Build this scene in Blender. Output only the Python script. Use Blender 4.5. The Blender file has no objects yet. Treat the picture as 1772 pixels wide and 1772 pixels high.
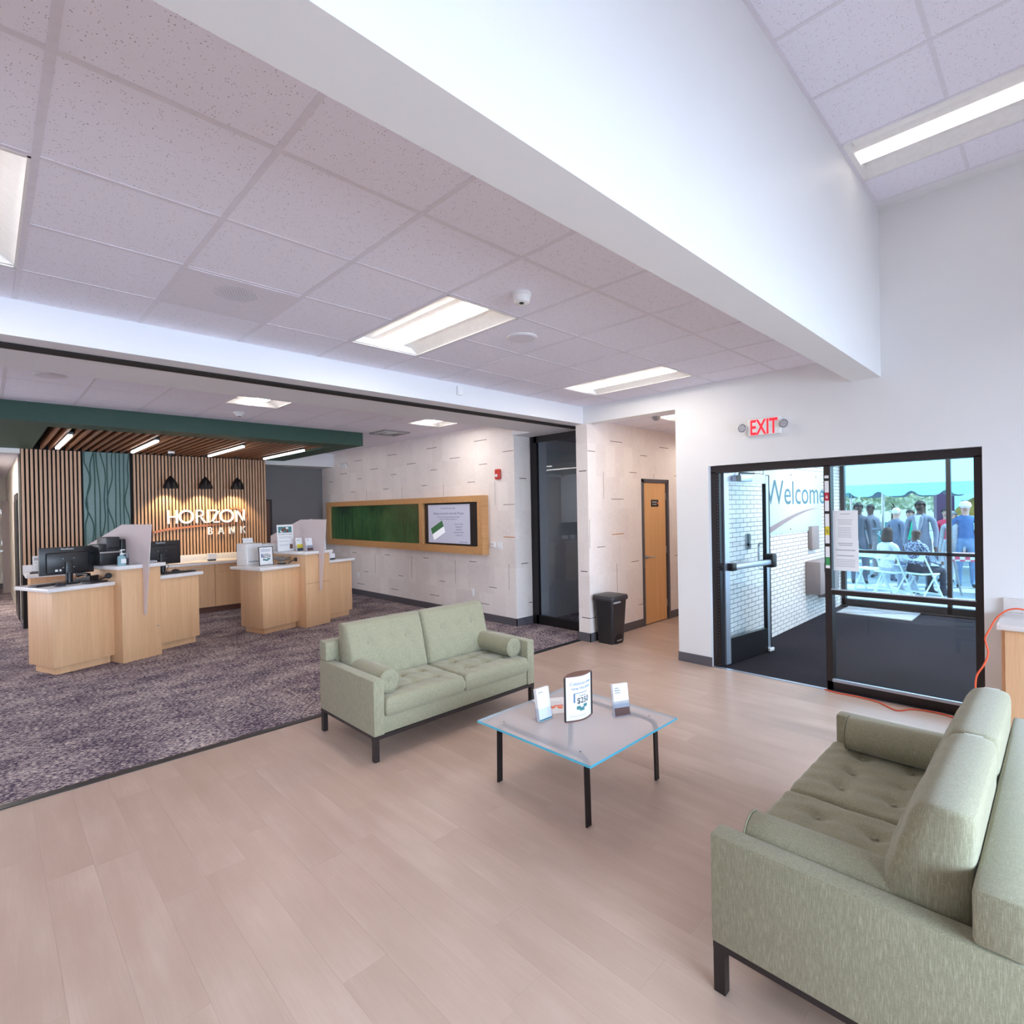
import bpy, bmesh, math, random
from mathutils import Matrix, Vector, Euler
R = math.radians
PI = math.pi
random.seed(7)
SC = bpy.context.scene
COL = SC.collection

# ------------------------------------------------------------------ camera
cam_d = bpy.data.cameras.new('camera')
cam = bpy.data.objects.new('camera', cam_d)
COL.objects.link(cam)
cam_d.sensor_width = 36
cam_d.lens = 937.104 / 1772 * 36
cam_d.clip_start = 0.05
cam_d.clip_end = 500
yaw, pit, rol = R(45.67269724), R(-0.29382269), R(-1.05502593)
fwd = Vector((math.cos(yaw) * math.cos(pit), math.sin(yaw) * math.cos(pit), math.sin(pit)))
rgt = fwd.cross(Vector((0, 0, 1))).normalized()
up = rgt.cross(fwd)
r2 = rgt * math.cos(rol) + up * math.sin(rol)
u2 = up * math.cos(rol) - rgt * math.sin(rol)
cam.matrix_world = Matrix(((r2.x, u2.x, -fwd.x, 0), (r2.y, u2.y, -fwd.y, 0), (r2.z, u2.z, -fwd.z, 1.70), (0, 0, 0, 1)))
SC.camera = cam

# ------------------------------------------------------------------ world, exposure
SC.view_settings.view_transform = 'Standard'
SC.view_settings.look = 'None'
SC.view_settings.exposure = 0.34
SC.view_settings.gamma = 1.0
SC.view_settings.use_curve_mapping = False
SC.cycles.use_denoising = True
SC.cycles.max_bounces = 12
SC.cycles.diffuse_bounces = 8
SC.cycles.glossy_bounces = 4
SC.cycles.transmission_bounces = 8
SC.cycles.transparent_max_bounces = 40
SC.cycles.caustics_reflective = False
SC.cycles.caustics_refractive = False
SC.cycles.sample_clamp_indirect = 6
W = bpy.data.worlds.new('sky')
SC.world = W
W.use_nodes = True
wn = W.node_tree
bg = wn.nodes['Background']
tcw = wn.nodes.new('ShaderNodeTexCoord')
sepw = wn.nodes.new('ShaderNodeSeparateXYZ')
rw = wn.nodes.new('ShaderNodeValToRGB')
wn.links.new(tcw.outputs['Generated'], sepw.inputs[0])
wn.links.new(sepw.outputs['Z'], rw.inputs[0])
rw.color_ramp.elements[0].position = 0.0
rw.color_ramp.elements[0].color = (0.82, 0.95, 1.0, 1)
rw.color_ramp.elements[1].position = 0.6
rw.color_ramp.elements[1].color = (0.42, 0.66, 1.0, 1)
wn.links.new(rw.outputs[0], bg.inputs['Color'])
bg.inputs['Strength'].default_value = 2.9
sun_d = bpy.data.lights.new('sun', 'SUN')
sun_d.energy = 3.6
sun_d.angle = R(0.6)
sun_d.color = (1.0, 0.97, 0.9)
sun = bpy.data.objects.new('sun', sun_d)
COL.objects.link(sun)
sun.rotation_euler = Euler((R(28), R(22), R(0)))


def area_light(name, loc, rot, sx, sy, power, color):
    d = bpy.data.lights.new(name, 'AREA')
    d.shape = 'RECTANGLE'
    d.size = sx
    d.size_y = sy
    d.energy = power
    d.color = color
    o = bpy.data.objects.new(name, d)
    COL.objects.link(o)
    o.location = loc
    o.rotation_euler = rot
    return o


# daylight entering through the window bands in the wall behind the camera
area_light('window_daylight', (1.6, -3.48, 1.45), (R(67), 0, 0), 6.4, 1.9, 370, (0.62, 0.79, 1.0)).data.spread = R(109)
area_light('clerestory_daylight', (1.6, -3.52, 3.55), (R(90), 0, 0), 6.4, 0.9, 5, (0.66, 0.82, 1.0))

area_light('side_fill_light', (-3.04, 9.5, 1.6), (R(90), 0, R(-90)), 3.2, 2.2, 80, (0.92, 0.92, 1.0))  # added fill for the back area; the left wall has no window

LAMP = 19.0   # strength of the fluorescent diffusers

# ------------------------------------------------------------------ materials


def nm(name):
    m = bpy.data.materials.new(name)
    m.use_nodes = True
    nt = m.node_tree
    b = nt.nodes['Principled BSDF']
    return m, nt, b


def tex_noise(nt, scale, detail=2, coord=None, mscale=None, rough=0.5):
    n = nt.nodes.new('ShaderNodeTexNoise')
    n.inputs['Scale'].default_value = scale
    n.inputs['Detail'].default_value = detail
    n.inputs['Roughness'].default_value = rough
    if coord is not None:
        if mscale:
            mp = nt.nodes.new('ShaderNodeMapping')
            mp.inputs['Scale'].default_value = mscale
            nt.links.new(coord, mp.inputs[0])
            nt.links.new(mp.outputs[0], n.inputs['Vector'])
        else:
            nt.links.new(coord, n.inputs['Vector'])
    return n


def ramp(nt, fac, stops):
    r = nt.nodes.new('ShaderNodeValToRGB')
    e = r.color_ramp.elements
    while len(e) > 1:
        e.remove(e[-1])
    e[0].position = stops[0][0]
    e[0].color = (*stops[0][1], 1)
    for p, c in stops[1:]:
        x = e.new(p)
        x.color = (*c, 1)
    nt.links.new(fac, r.inputs[0])
    return r


def pos(nt):
    g = nt.nodes.new('ShaderNodeNewGeometry')
    return g.outputs['Position']


def objc(nt):
    g = nt.nodes.new('ShaderNodeTexCoord')
    return g.outputs['Object']


def P(name, col, rough=0.5, metal=0.0, var=0.0, vscale=30, bump=0.0, bscale=200, coat=0.0, spec=None):
    m, nt, b = nm(name)
    b.inputs['Base Color'].default_value = (*col, 1)
    b.inputs['Roughness'].default_value = rough
    b.inputs['Metallic'].default_value = metal
    if spec is not None:
        b.inputs['Specular IOR Level'].default_value = spec
    if coat:
        b.inputs['Coat Weight'].default_value = coat
    c = objc(nt)
    v = var or 0.03
    n = tex_noise(nt, vscale, 3, c)
    lo = tuple(max(0, k * (1 - v)) for k in col)
    hi = tuple(min(1, k * (1 + v)) for k in col)
    r = ramp(nt, n.outputs[0], [(0.3, lo), (0.7, hi)])
    nt.links.new(r.outputs[0], b.inputs['Base Color'])
    if bump:
        n2 = tex_noise(nt, bscale, 2, c)
        bp = nt.nodes.new('ShaderNodeBump')
        bp.inputs['Strength'].default_value = bump
        bp.inputs['Distance'].default_value = 0.002
        nt.links.new(n2.outputs[0], bp.inputs['Height'])
        nt.links.new(bp.outputs[0], b.inputs['Normal'])
    return m


def emit(name, col, s):
    m, nt, b = nm(name)
    b.inputs['Base Color'].default_value = (*col, 1)
    b.inputs['Emission Color'].default_value = (*col, 1)
    b.inputs['Emission Strength'].default_value = s
    return m


def wood(name, c1, c2, axis='Z', scale=1.0, rough=0.45):
    m, nt, b = nm(name)
    c = objc(nt)
    k = {'Z': (22, 22, 0.9), 'X': (0.9, 22, 22), 'Y': (22, 0.9, 22)}[axis]
    n = tex_noise(nt, 1.0 * scale, 5, c, k, 0.6)
    n2 = tex_noise(nt, 5.0 * scale, 3, c, k, 0.6)
    mx = nt.nodes.new('ShaderNodeMix')
    mx.data_type = 'FLOAT'
    mx.inputs[0].default_value = 0.4
    nt.links.new(n.outputs[0], mx.inputs[2])
    nt.links.new(n2.outputs[0], mx.inputs[3])
    r = ramp(nt, mx.outputs[0], [(0.3, c2), (0.55, c1), (0.75, tuple(min(1, x * 1.08) for x in c1))])
    nt.links.new(r.outputs[0], b.inputs['Base Color'])
    b.inputs['Roughness'].default_value = rough
    return m


def glass(name, tint=(0.9, 0.97, 1.0), rough=0.0, boost=1.0):
    m, nt, b = nm(name)
    nt.nodes.remove(b)
    out = nt.nodes['Material Output']
    t = nt.nodes.new('ShaderNodeBsdfTransparent')
    t.inputs[0].default_value = (*tint, 1)
    g = nt.nodes.new('ShaderNodeBsdfGlossy')
    g.inputs['Roughness'].default_value = rough
    f = nt.nodes.new('ShaderNodeFresnel')
    f.inputs[0].default_value = 1.45 * boost
    mx = nt.nodes.new('ShaderNodeMixShader')
    ge = nt.nodes.new('ShaderNodeNewGeometry')
    iv = nt.nodes.new('ShaderNodeMath'); iv.operation = 'SUBTRACT'; iv.inputs[0].default_value = 1.0
    nt.links.new(ge.outputs['Backfacing'], iv.inputs[1])
    ml = nt.nodes.new('ShaderNodeMath'); ml.operation = 'MULTIPLY'
    nt.links.new(f.outputs[0], ml.inputs[0]); nt.links.new(iv.outputs[0], ml.inputs[1])
    nt.links.new(ml.outputs[0], mx.inputs[0])
    nt.links.new(t.outputs[0], mx.inputs[1])
    nt.links.new(g.outputs[0], mx.inputs[2])
    nt.links.new(mx.outputs[0], out.inputs[0])
    return m


def milky(name, col, clear=0.25, rough=0.35, transl=0.5):
    m, nt, b = nm(name)
    out = nt.nodes['Material Output']
    b.inputs['Base Color'].default_value = (*col, 1)
    b.inputs['Roughness'].default_value = rough
    tl = nt.nodes.new('ShaderNodeBsdfTranslucent')
    tl.inputs[0].default_value = (*col, 1)
    a = nt.nodes.new('ShaderNodeMixShader'); a.inputs[0].default_value = transl
    nt.links.new(b.outputs[0], a.inputs[1]); nt.links.new(tl.outputs[0], a.inputs[2])
    t = nt.nodes.new('ShaderNodeBsdfTransparent'); t.inputs[0].default_value = (*[min(1, c_ * 1.1) for c_ in col], 1)
    c = nt.nodes.new('ShaderNodeMixShader'); c.inputs[0].default_value = clear
    nt.links.new(a.outputs[0], c.inputs[1]); nt.links.new(t.outputs[0], c.inputs[2])
    nt.links.new(c.outputs[0], out.inputs[0])
    return m


def frosted(name, col, rough, trans=0.85):
    m, nt, b = nm(name)
    b.inputs['Base Color'].default_value = (*col, 1)
    b.inputs['Roughness'].default_value = rough
    b.inputs['Transmission Weight'].default_value = trans
    b.inputs['IOR'].default_value = 1.3
    return m


M = {}
M['white_wall'] = P('white_wall', (0.80, 0.81, 0.82), 0.5, var=0.01, vscale=2, bump=0.08, bscale=300)
M['soffit'] = P('soffit_paint', (0.78, 0.79, 0.82), 0.55, var=0.01, vscale=2, bump=0.05, bscale=300)
M['grey_wall'] = P('grey_wall', (0.20, 0.19, 0.20), 0.6, var=0.03, vscale=2)
M['hall_wall'] = P('hall_wall', (0.72, 0.68, 0.62), 0.6, var=0.02, vscale=2)
M['tee'] = P('grid_metal', (0.74, 0.72, 0.80), 0.45)
M['base'] = P('rubber_base', (0.10, 0.095, 0.11), 0.45)
M['black'] = P('black_aluminium', (0.012, 0.010, 0.012), 0.35, metal=0.3)
M['dark_bronze'] = P('dark_bronze', (0.03, 0.022, 0.022), 0.4, metal=0.3)
M['black_plastic'] = P('black_plastic', (0.015, 0.015, 0.018), 0.35)
M['dark_plastic'] = P('dark_plastic', (0.03, 0.03, 0.035), 0.4)
M['white_plastic'] = P('white_plastic', (0.82, 0.82, 0.82), 0.35)
M['grey_plastic'] = P('grey_plastic', (0.35, 0.35, 0.37), 0.4)
M['steel'] = P('brushed_steel', (0.55, 0.55, 0.56), 0.3, metal=1.0)
M['alu'] = P('satin_aluminium', (0.50, 0.56, 0.66), 0.35, metal=0.8)
M['quartz'] = P('white_quartz', (0.82, 0.80, 0.80), 0.18, var=0.06, vscale=6)
M['red'] = P('alarm_red', (0.55, 0.03, 0.02), 0.35)
M['green'] = P('dark_green_paint', (0.022, 0.065, 0.045), 0.6)
M['paper'] = P('white_paper', (0.85, 0.86, 0.88), 0.6, var=0.01)
M['ink'] = P('dark_ink', (0.05, 0.055, 0.07), 0.6)
M['blue_ink'] = P('blue_ink', (0.10, 0.17, 0.33), 0.6)
M['grey_ink'] = P('grey_ink', (0.42, 0.43, 0.47), 0.6)
M['orange_ink'] = P('orange_ink', (0.85, 0.20, 0.10), 0.6)
M['yellow_ink'] = P('yellow_ink', (0.75, 0.62, 0.05), 0.6)
M['green_ink'] = P('green_ink', (0.05, 0.30, 0.10), 0.6)
M['teal_ink'] = P('teal_ink', (0.06, 0.22, 0.24), 0.6)
M['red_ink'] = P('red_ink', (0.50, 0.02, 0.05), 0.6)
M['brown_ink'] = P('brown_ink', (0.16, 0.07, 0.05), 0.6)
M['copper'] = P('copper_paint', (0.50, 0.18, 0.08), 0.4, metal=0.2)
M['orange_cord'] = P('orange_cord', (0.80, 0.12, 0.05), 0.4)
M['white_letter'] = P('white_letter', (0.95, 0.95, 0.97), 0.4)
M['lamp'] = emit('lamp_diffuser', (1.0, 0.90, 0.80), LAMP)
M['lamp_hi'] = emit('lamp_diffuser_high', (1.0, 0.92, 0.84), 1.5)
M['fill_vest'] = emit('vestibule_fill_glow', (1.0, 0.93, 0.88), 120.0)
M['lamp_back'] = emit('lamp_diffuser_back', (1.0, 0.92, 0.84), 38.0)
M['led'] = emit('led_bar', (1.0, 0.96, 0.92), 8.0)
M['exit_red'] = emit('exit_red', (0.80, 0.015, 0.03), 0.7)
M['glass_door'] = glass('storefront_glass', (0.96, 0.99, 1.0))
M['glass_outer'] = glass('tinted_outer_glass', (0.86, 0.97, 1.0))
M['glass_dark'] = glass('dark_room_glass', (0.74, 0.80, 0.86), boost=1.15)
M['acrylic'] = glass('clear_acrylic', (0.93, 0.95, 0.98))
M['acrylic_frost'] = milky('frosted_acrylic', (0.92, 0.86, 0.87), 0.22, 0.5)
M['table_glass'] = milky('frosted_table_glass', (0.84, 0.83, 0.86), 0.48, 0.22, 0.2)
M['table_edge'] = P('glass_edge', (0.10, 0.52, 0.72), 0.15)
M['gel'] = milky('sanitizer_gel', (0.62, 0.86, 0.93), 0.35, 0.05)
M['maple'] = wood('maple_laminate', (0.73, 0.455, 0.255), (0.64, 0.375, 0.20))
M['maple_x'] = wood('maple_frame', (0.60, 0.33, 0.14), (0.50, 0.26, 0.10), 'Y')
M['door_wood'] = wood('door_veneer', (0.76, 0.44, 0.20), (0.68, 0.37, 0.15))
M['slat_wood'] = wood('slat_wood', (0.62, 0.38, 0.24), (0.50, 0.29, 0.17))
M['baffle_wood'] = wood('baffle_wood', (0.24, 0.105, 0.05), (0.17, 0.065, 0.03), 'Y')
M['slat_back'] = P('slat_backing', (0.012, 0.008, 0.007), 0.8)

# sage fabric
m, nt, b = nm('sage_fabric')
c = objc(nt)
n1 = tex_noise(nt, 1, 2, c, (460, 460, 30))
n2 = tex_noise(nt, 1, 2, c, (50, 480, 480))
n3 = tex_noise(nt, 1, 2, c, (480, 50, 480))
ad = nt.nodes.new('ShaderNodeMath'); ad.operation = 'MAXIMUM'
ad2 = nt.nodes.new('ShaderNodeMath'); ad2.operation = 'MAXIMUM'
dn = nt.nodes.new('ShaderNodeMath'); dn.operation = 'MAXIMUM'
dm = nt.nodes.new('ShaderNodeMath'); dm.operation = 'MULTIPLY'; dm.inputs[1].default_value = 0.88
nt.links.new(n2.outputs[0], dn.inputs[0]); nt.links.new(n3.outputs[0], dn.inputs[1]); nt.links.new(dn.outputs[0], dm.inputs[0])
nt.links.new(n1.outputs[0], ad.inputs[0]); nt.links.new(dm.outputs[0], ad.inputs[1])
nt.links.new(ad.outputs[0], ad2.inputs[0]); nt.links.new(dm.outputs[0], ad2.inputs[1])
r = ramp(nt, ad2.outputs[0], [(0.44, (0.235, 0.225, 0.15)), (0.58, (0.32, 0.305, 0.205)), (0.76, (0.42, 0.40, 0.30))])
nt.links.new(r.outputs[0], b.inputs['Base Color'])
bp = nt.nodes.new('ShaderNodeBump'); bp.inputs['Strength'].default_value = 0.3; bp.inputs['Distance'].default_value = 0.001
nt.links.new(ad2.outputs[0], bp.inputs['Height']); nt.links.new(bp.outputs[0], b.inputs['Normal'])
b.inputs['Roughness'].default_value = 0.9
b.inputs['Specular IOR Level'].default_value = 0.15
b.inputs['Sheen Weight'].default_value = 0.25
M['fabric'] = m

# vinyl plank
m, nt, b = nm('vinyl_plank')
oi = nt.nodes.new('ShaderNodeObjectInfo')
c = pos(nt)
va = nt.nodes.new('ShaderNodeVectorMath'); va.operation = 'ADD'
cmb = nt.nodes.new('ShaderNodeCombineXYZ')
mr = nt.nodes.new('ShaderNodeMath'); mr.operation = 'MULTIPLY'; mr.inputs[1].default_value = 37.0
nt.links.new(oi.outputs['Random'], mr.inputs[0])
nt.links.new(mr.outputs[0], cmb.inputs[0]); nt.links.new(mr.outputs[0], cmb.inputs[1])
nt.links.new(c, va.inputs[0]); nt.links.new(cmb.outputs[0], va.inputs[1])
n1 = tex_noise(nt, 1.0, 6, va.outputs[0], (9, 0.9, 1), 0.6)
n2 = tex_noise(nt, 1.0, 3, va.outputs[0], (3.0, 1.6, 1), 0.5)
n3 = tex_noise(nt, 1.0, 2, va.outputs[0], (120, 5, 1), 0.5)
mx = nt.nodes.new('ShaderNodeMix'); mx.data_type = 'FLOAT'; mx.inputs[0].default_value = 0.5
nt.links.new(n1.outputs[0], mx.inputs[2]); nt.links.new(n2.outputs[0], mx.inputs[3])
mx2 = nt.nodes.new('ShaderNodeMix'); mx2.data_type = 'FLOAT'; mx2.inputs[0].default_value = 0.12
nt.links.new(mx.outputs[0], mx2.inputs[2]); nt.links.new(n3.outputs[0], mx2.inputs[3])
r = ramp(nt, mx2.outputs[0], [(0.33, (0.45, 0.32, 0.255)), (0.50, (0.50, 0.365, 0.295)), (0.66, (0.58, 0.44, 0.365))])
hv = nt.nodes.new('ShaderNodeHueSaturation')
mp = nt.nodes.new('ShaderNodeMapRange'); mp.inputs[3].default_value = 0.98; mp.inputs[4].default_value = 1.02
nt.links.new(oi.outputs['Random'], mp.inputs[0]); nt.links.new(mp.outputs[0], hv.inputs['Value'])
nt.links.new(r.outputs[0], hv.inputs['Color']); nt.links.new(hv.outputs[0], b.inputs['Base Color'])
b.inputs['Roughness'].default_value = 0.34
b.inputs['Specular IOR Level'].default_value = 0.45
M['plank'] = m

# patterned carpet
m, nt, b = nm('patterned_carpet')
c = pos(nt)
n1 = tex_noise(nt, 1.0, 3, c, (34, 84, 1), 0.7)
n2 = tex_noise(nt, 1.0, 3, c, (2.2, 3.2, 1), 0.6)
n4 = tex_noise(nt, 1.0, 2, c, (11, 26, 1), 0.6)
mm = nt.nodes.new('ShaderNodeMath'); mm.operation = 'MULTIPLY_ADD'; mm.inputs[1].default_value = 0.27; 
nt.links.new(n2.outputs[0], mm.inputs[0]); nt.links.new(n1.outputs[0], mm.inputs[2])
mm2 = nt.nodes.new('ShaderNodeMath'); mm2.operation = 'MULTIPLY_ADD'; mm2.inputs[1].default_value = 0.16
nt.links.new(n4.outputs[0], mm2.inputs[0]); nt.links.new(mm.outputs[0], mm2.inputs[2])
r = ramp(nt, mm2.outputs[0], [(0.63, (0.075, 0.058, 0.09)), (0.715, (0.13, 0.10, 0.14)), (0.745, (0.42, 0.35, 0.35)), (0.82, (0.62, 0.53, 0.50))])
nt.links.new(r.outputs[0], b.inputs['Base Color'])
b.inputs['Roughness'].default_value = 0.95; b.inputs['Specular IOR Level'].default_value = 0.05
bp = nt.nodes.new('ShaderNodeBump'); bp.inputs['Strength'].default_value = 0.4; bp.inputs['Distance'].default_value = 0.003
nt.links.new(n1.outputs[0], bp.inputs['Height']); nt.links.new(bp.outputs[0], b.inputs['Normal'])
M['carpet'] = m

# ribbed dark entry carpet
m, nt, b = nm('entry_carpet')
c = pos(nt)
n1 = tex_noise(nt, 1.0, 3, c, (130, 60, 1), 0.7)
n2 = tex_noise(nt, 1.2, 3, c)
mm = nt.nodes.new('ShaderNodeMath'); mm.operation = 'MULTIPLY_ADD'; mm.inputs[1].default_value = 0.3
nt.links.new(n2.outputs[0], mm.inputs[0]); nt.links.new(n1.outputs[0], mm.inputs[2])
r = ramp(nt, mm.outputs[0], [(0.5, (0.014, 0.012, 0.016)), (0.8, (0.036, 0.031, 0.040))])
nt.links.new(r.outputs[0], b.inputs['Base Color']); b.inputs['Roughness'].default_value = 0.9; b.inputs['Specular IOR Level'].default_value = 0.08
M['entry'] = m

# acoustic tile with pinholes
m, nt, b = nm('acoustic_tile')
c = pos(nt)
mpp = nt.nodes.new('ShaderNodeMapping'); mpp.inputs['Scale'].default_value = (1.0, 1.0, 0.001)
nt.links.new(c, mpp.inputs[0])
nz = tex_noise(nt, 40, 2, mpp.outputs[0])
mv = nt.nodes.new('ShaderNodeMix'); mv.data_type = 'RGBA'; mv.inputs[0].default_value = 0.012
nt.links.new(mpp.outputs[0], mv.inputs[6]); nt.links.new(nz.outputs[1], mv.inputs[7])
vo = nt.nodes.new('ShaderNodeTexVoronoi'); vo.inputs['Scale'].default_value = 75; vo.voronoi_dimensions = '2D'
nt.links.new(mv.outputs[2], vo.inputs['Vector'])
nd = tex_noise(nt, 34, 2, mpp.outputs[0])
cmp_ = nt.nodes.new('ShaderNodeMapRange'); cmp_.inputs[1].default_value = 0.45; cmp_.inputs[2].default_value = 0.62
cmp_.inputs[3].default_value = 0.0; cmp_.inputs[4].default_value = 0.15
nt.links.new(nd.outputs[0], cmp_.inputs[0])
lt = nt.nodes.new('ShaderNodeMath'); lt.operation = 'LESS_THAN'
nt.links.new(vo.outputs['Distance'], lt.inputs[0]); nt.links.new(cmp_.outputs[0], lt.inputs[1])
mc = nt.nodes.new('ShaderNodeMix'); mc.data_type = 'RGBA'
mc.inputs[6].default_value = (0.84, 0.83, 0.93, 1); mc.inputs[7].default_value = (0.36, 0.32, 0.34, 1)
nt.links.new(lt.outputs[0], mc.inputs[0]); nt.links.new(mc.outputs[2], b.inputs['Base Color'])
b.inputs['Roughness'].default_value = 0.85
M['tile'] = m

# linen wallpaper
m, nt, b = nm('linen_wallpaper')
c = pos(nt)
sx = nt.nodes.new('ShaderNodeSeparateXYZ'); nt.links.new(c, sx.inputs[0])
sm = nt.nodes.new('ShaderNodeMath'); sm.operation = 'ADD'
nt.links.new(sx.outputs[0], sm.inputs[0]); nt.links.new(sx.outputs[1], sm.inputs[1])
cb = nt.nodes.new('ShaderNodeCombineXYZ'); nt.links.new(sm.outputs[0], cb.inputs[0]); nt.links.new(sx.outputs[2], cb.inputs[1])
br = nt.nodes.new('ShaderNodeTexBrick')
br.inputs['Scale'].default_value = 1.0
br.inputs['Brick Width'].default_value = 0.21; br.inputs['Row Height'].default_value = 0.42; br.inputs['Mortar Size'].default_value = 0.0
br.inputs['Color1'].default_value = (0.0, 0.0, 0.0, 1); br.inputs['Color2'].default_value = (1, 1, 1, 1)
br.offset = 0.5; br.squash = 1.4; br.squash_frequency = 3
nt.links.new(cb.outputs[0], br.inputs['Vector'])
n1 = tex_noise(nt, 1.0, 3, cb.outputs[0], (260, 10, 1))
n2 = tex_noise(nt, 1.0, 3, cb.outputs[0], (10, 260, 1))
n3 = tex_noise(nt, 3.0, 4, cb.outputs[0])
a1 = nt.nodes.new('ShaderNodeMath'); a1.operation = 'ADD'; nt.links.new(n1.outputs[0], a1.inputs[0]); nt.links.new(n2.outputs[0], a1.inputs[1])
a2 = nt.nodes.new('ShaderNodeMath'); a2.operation = 'MULTIPLY_ADD'; a2.inputs[1].default_value = 0.34
nt.links.new(br.outputs['Color'], a2.inputs[0]); nt.links.new(a1.outputs[0], a2.inputs[2])
a3 = nt.nodes.new('ShaderNodeMath'); a3.operation = 'MULTIPLY_ADD'; a3.inputs[1].default_value = 0.4
nt.links.new(n3.outputs[0], a3.inputs[0]); nt.links.new(a2.outputs[0], a3.inputs[2])
mr_ = nt.nodes.new('ShaderNodeMapRange'); mr_.inputs[1].default_value = 0.9; mr_.inputs[2].default_value = 1.7
nt.links.new(a3.outputs[0], mr_.inputs[0])
r = ramp(nt, mr_.outputs[0], [(0.0, (0.92, 0.87, 0.84)), (0.5, (0.88, 0.82, 0.79)), (1.0, (0.78, 0.715, 0.69))])
nt.links.new(r.outputs[0], b.inputs['Base Color']); b.inputs['Roughness'].default_value = 0.7
M['wallpaper'] = m
M['dash'] = P('wallpaper_dash_print', (0.17, 0.14, 0.15), 0.7)
M['dash_orange'] = P('wallpaper_dash_orange', (0.60, 0.28, 0.13), 0.7)

# teal reed panel and green grass panel
m, nt, b = nm('grass_panel')
c = objc(nt)
n1 = tex_noise(nt, 1.0, 3, c, (1, 70, 1.2), 0.7)
r = ramp(nt, n1.outputs[0], [(0.35, (0.012, 0.045, 0.018)), (0.55, (0.03, 0.10, 0.035)), (0.72, (0.10, 0.22, 0.08))])
nt.links.new(r.outputs[0], b.inputs['Base Color']); b.inputs['Roughness'].default_value = 0.3
M['grass_panel'] = m
M['teal_panel'] = P('teal_panel', (0.17, 0.275, 0.27), 0.5)
M['teal_dark'] = P('teal_groove', (0.03, 0.085, 0.075), 0.6)
M['brick'] = P('glazed_white_brick', (0.86, 0.84, 0.84), 0.25, var=0.05, vscale=3)
M['mortar'] = P('dark_mortar', (0.10, 0.11, 0.13), 0.8)
M['heater'] = P('taupe_enamel', (0.30, 0.25, 0.25), 0.5)
M['banner'] = P('welcome_board', (0.62, 0.86, 0.95), 0.5, var=0.02)
M['welcome_ink'] = P('welcome_lettering', (0.05, 0.17, 0.25), 0.5)
M['taupe_ink'] = P('taupe_ink', (0.30, 0.24, 0.27), 0.5)
M['concrete'] = P('pavement', (0.45, 0.50, 0.52), 0.85, var=0.1, vscale=2)
M['tent'] = P('tent_vinyl', (0.42, 0.78, 0.82), 0.5, var=0.02)
M['tent_shade'] = P('tent_vinyl_shaded', (0.20, 0.24, 0.30), 0.6)  # far valance's shade put into a darker grey of the vinyl
M['chair_white'] = P('folding_chair_resin', (0.80, 0.90, 0.92), 0.35)
M['screen_on'] = emit('screen_slide', (0.40, 0.41, 0.52), 0.33)
M['bowl'] = P('speckled_bowl', (0.35, 0.32, 0.30), 0.3, metal=0.5, var=0.6, vscale=60)

# ------------------------------------------------------------------ mesh helpers


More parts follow.
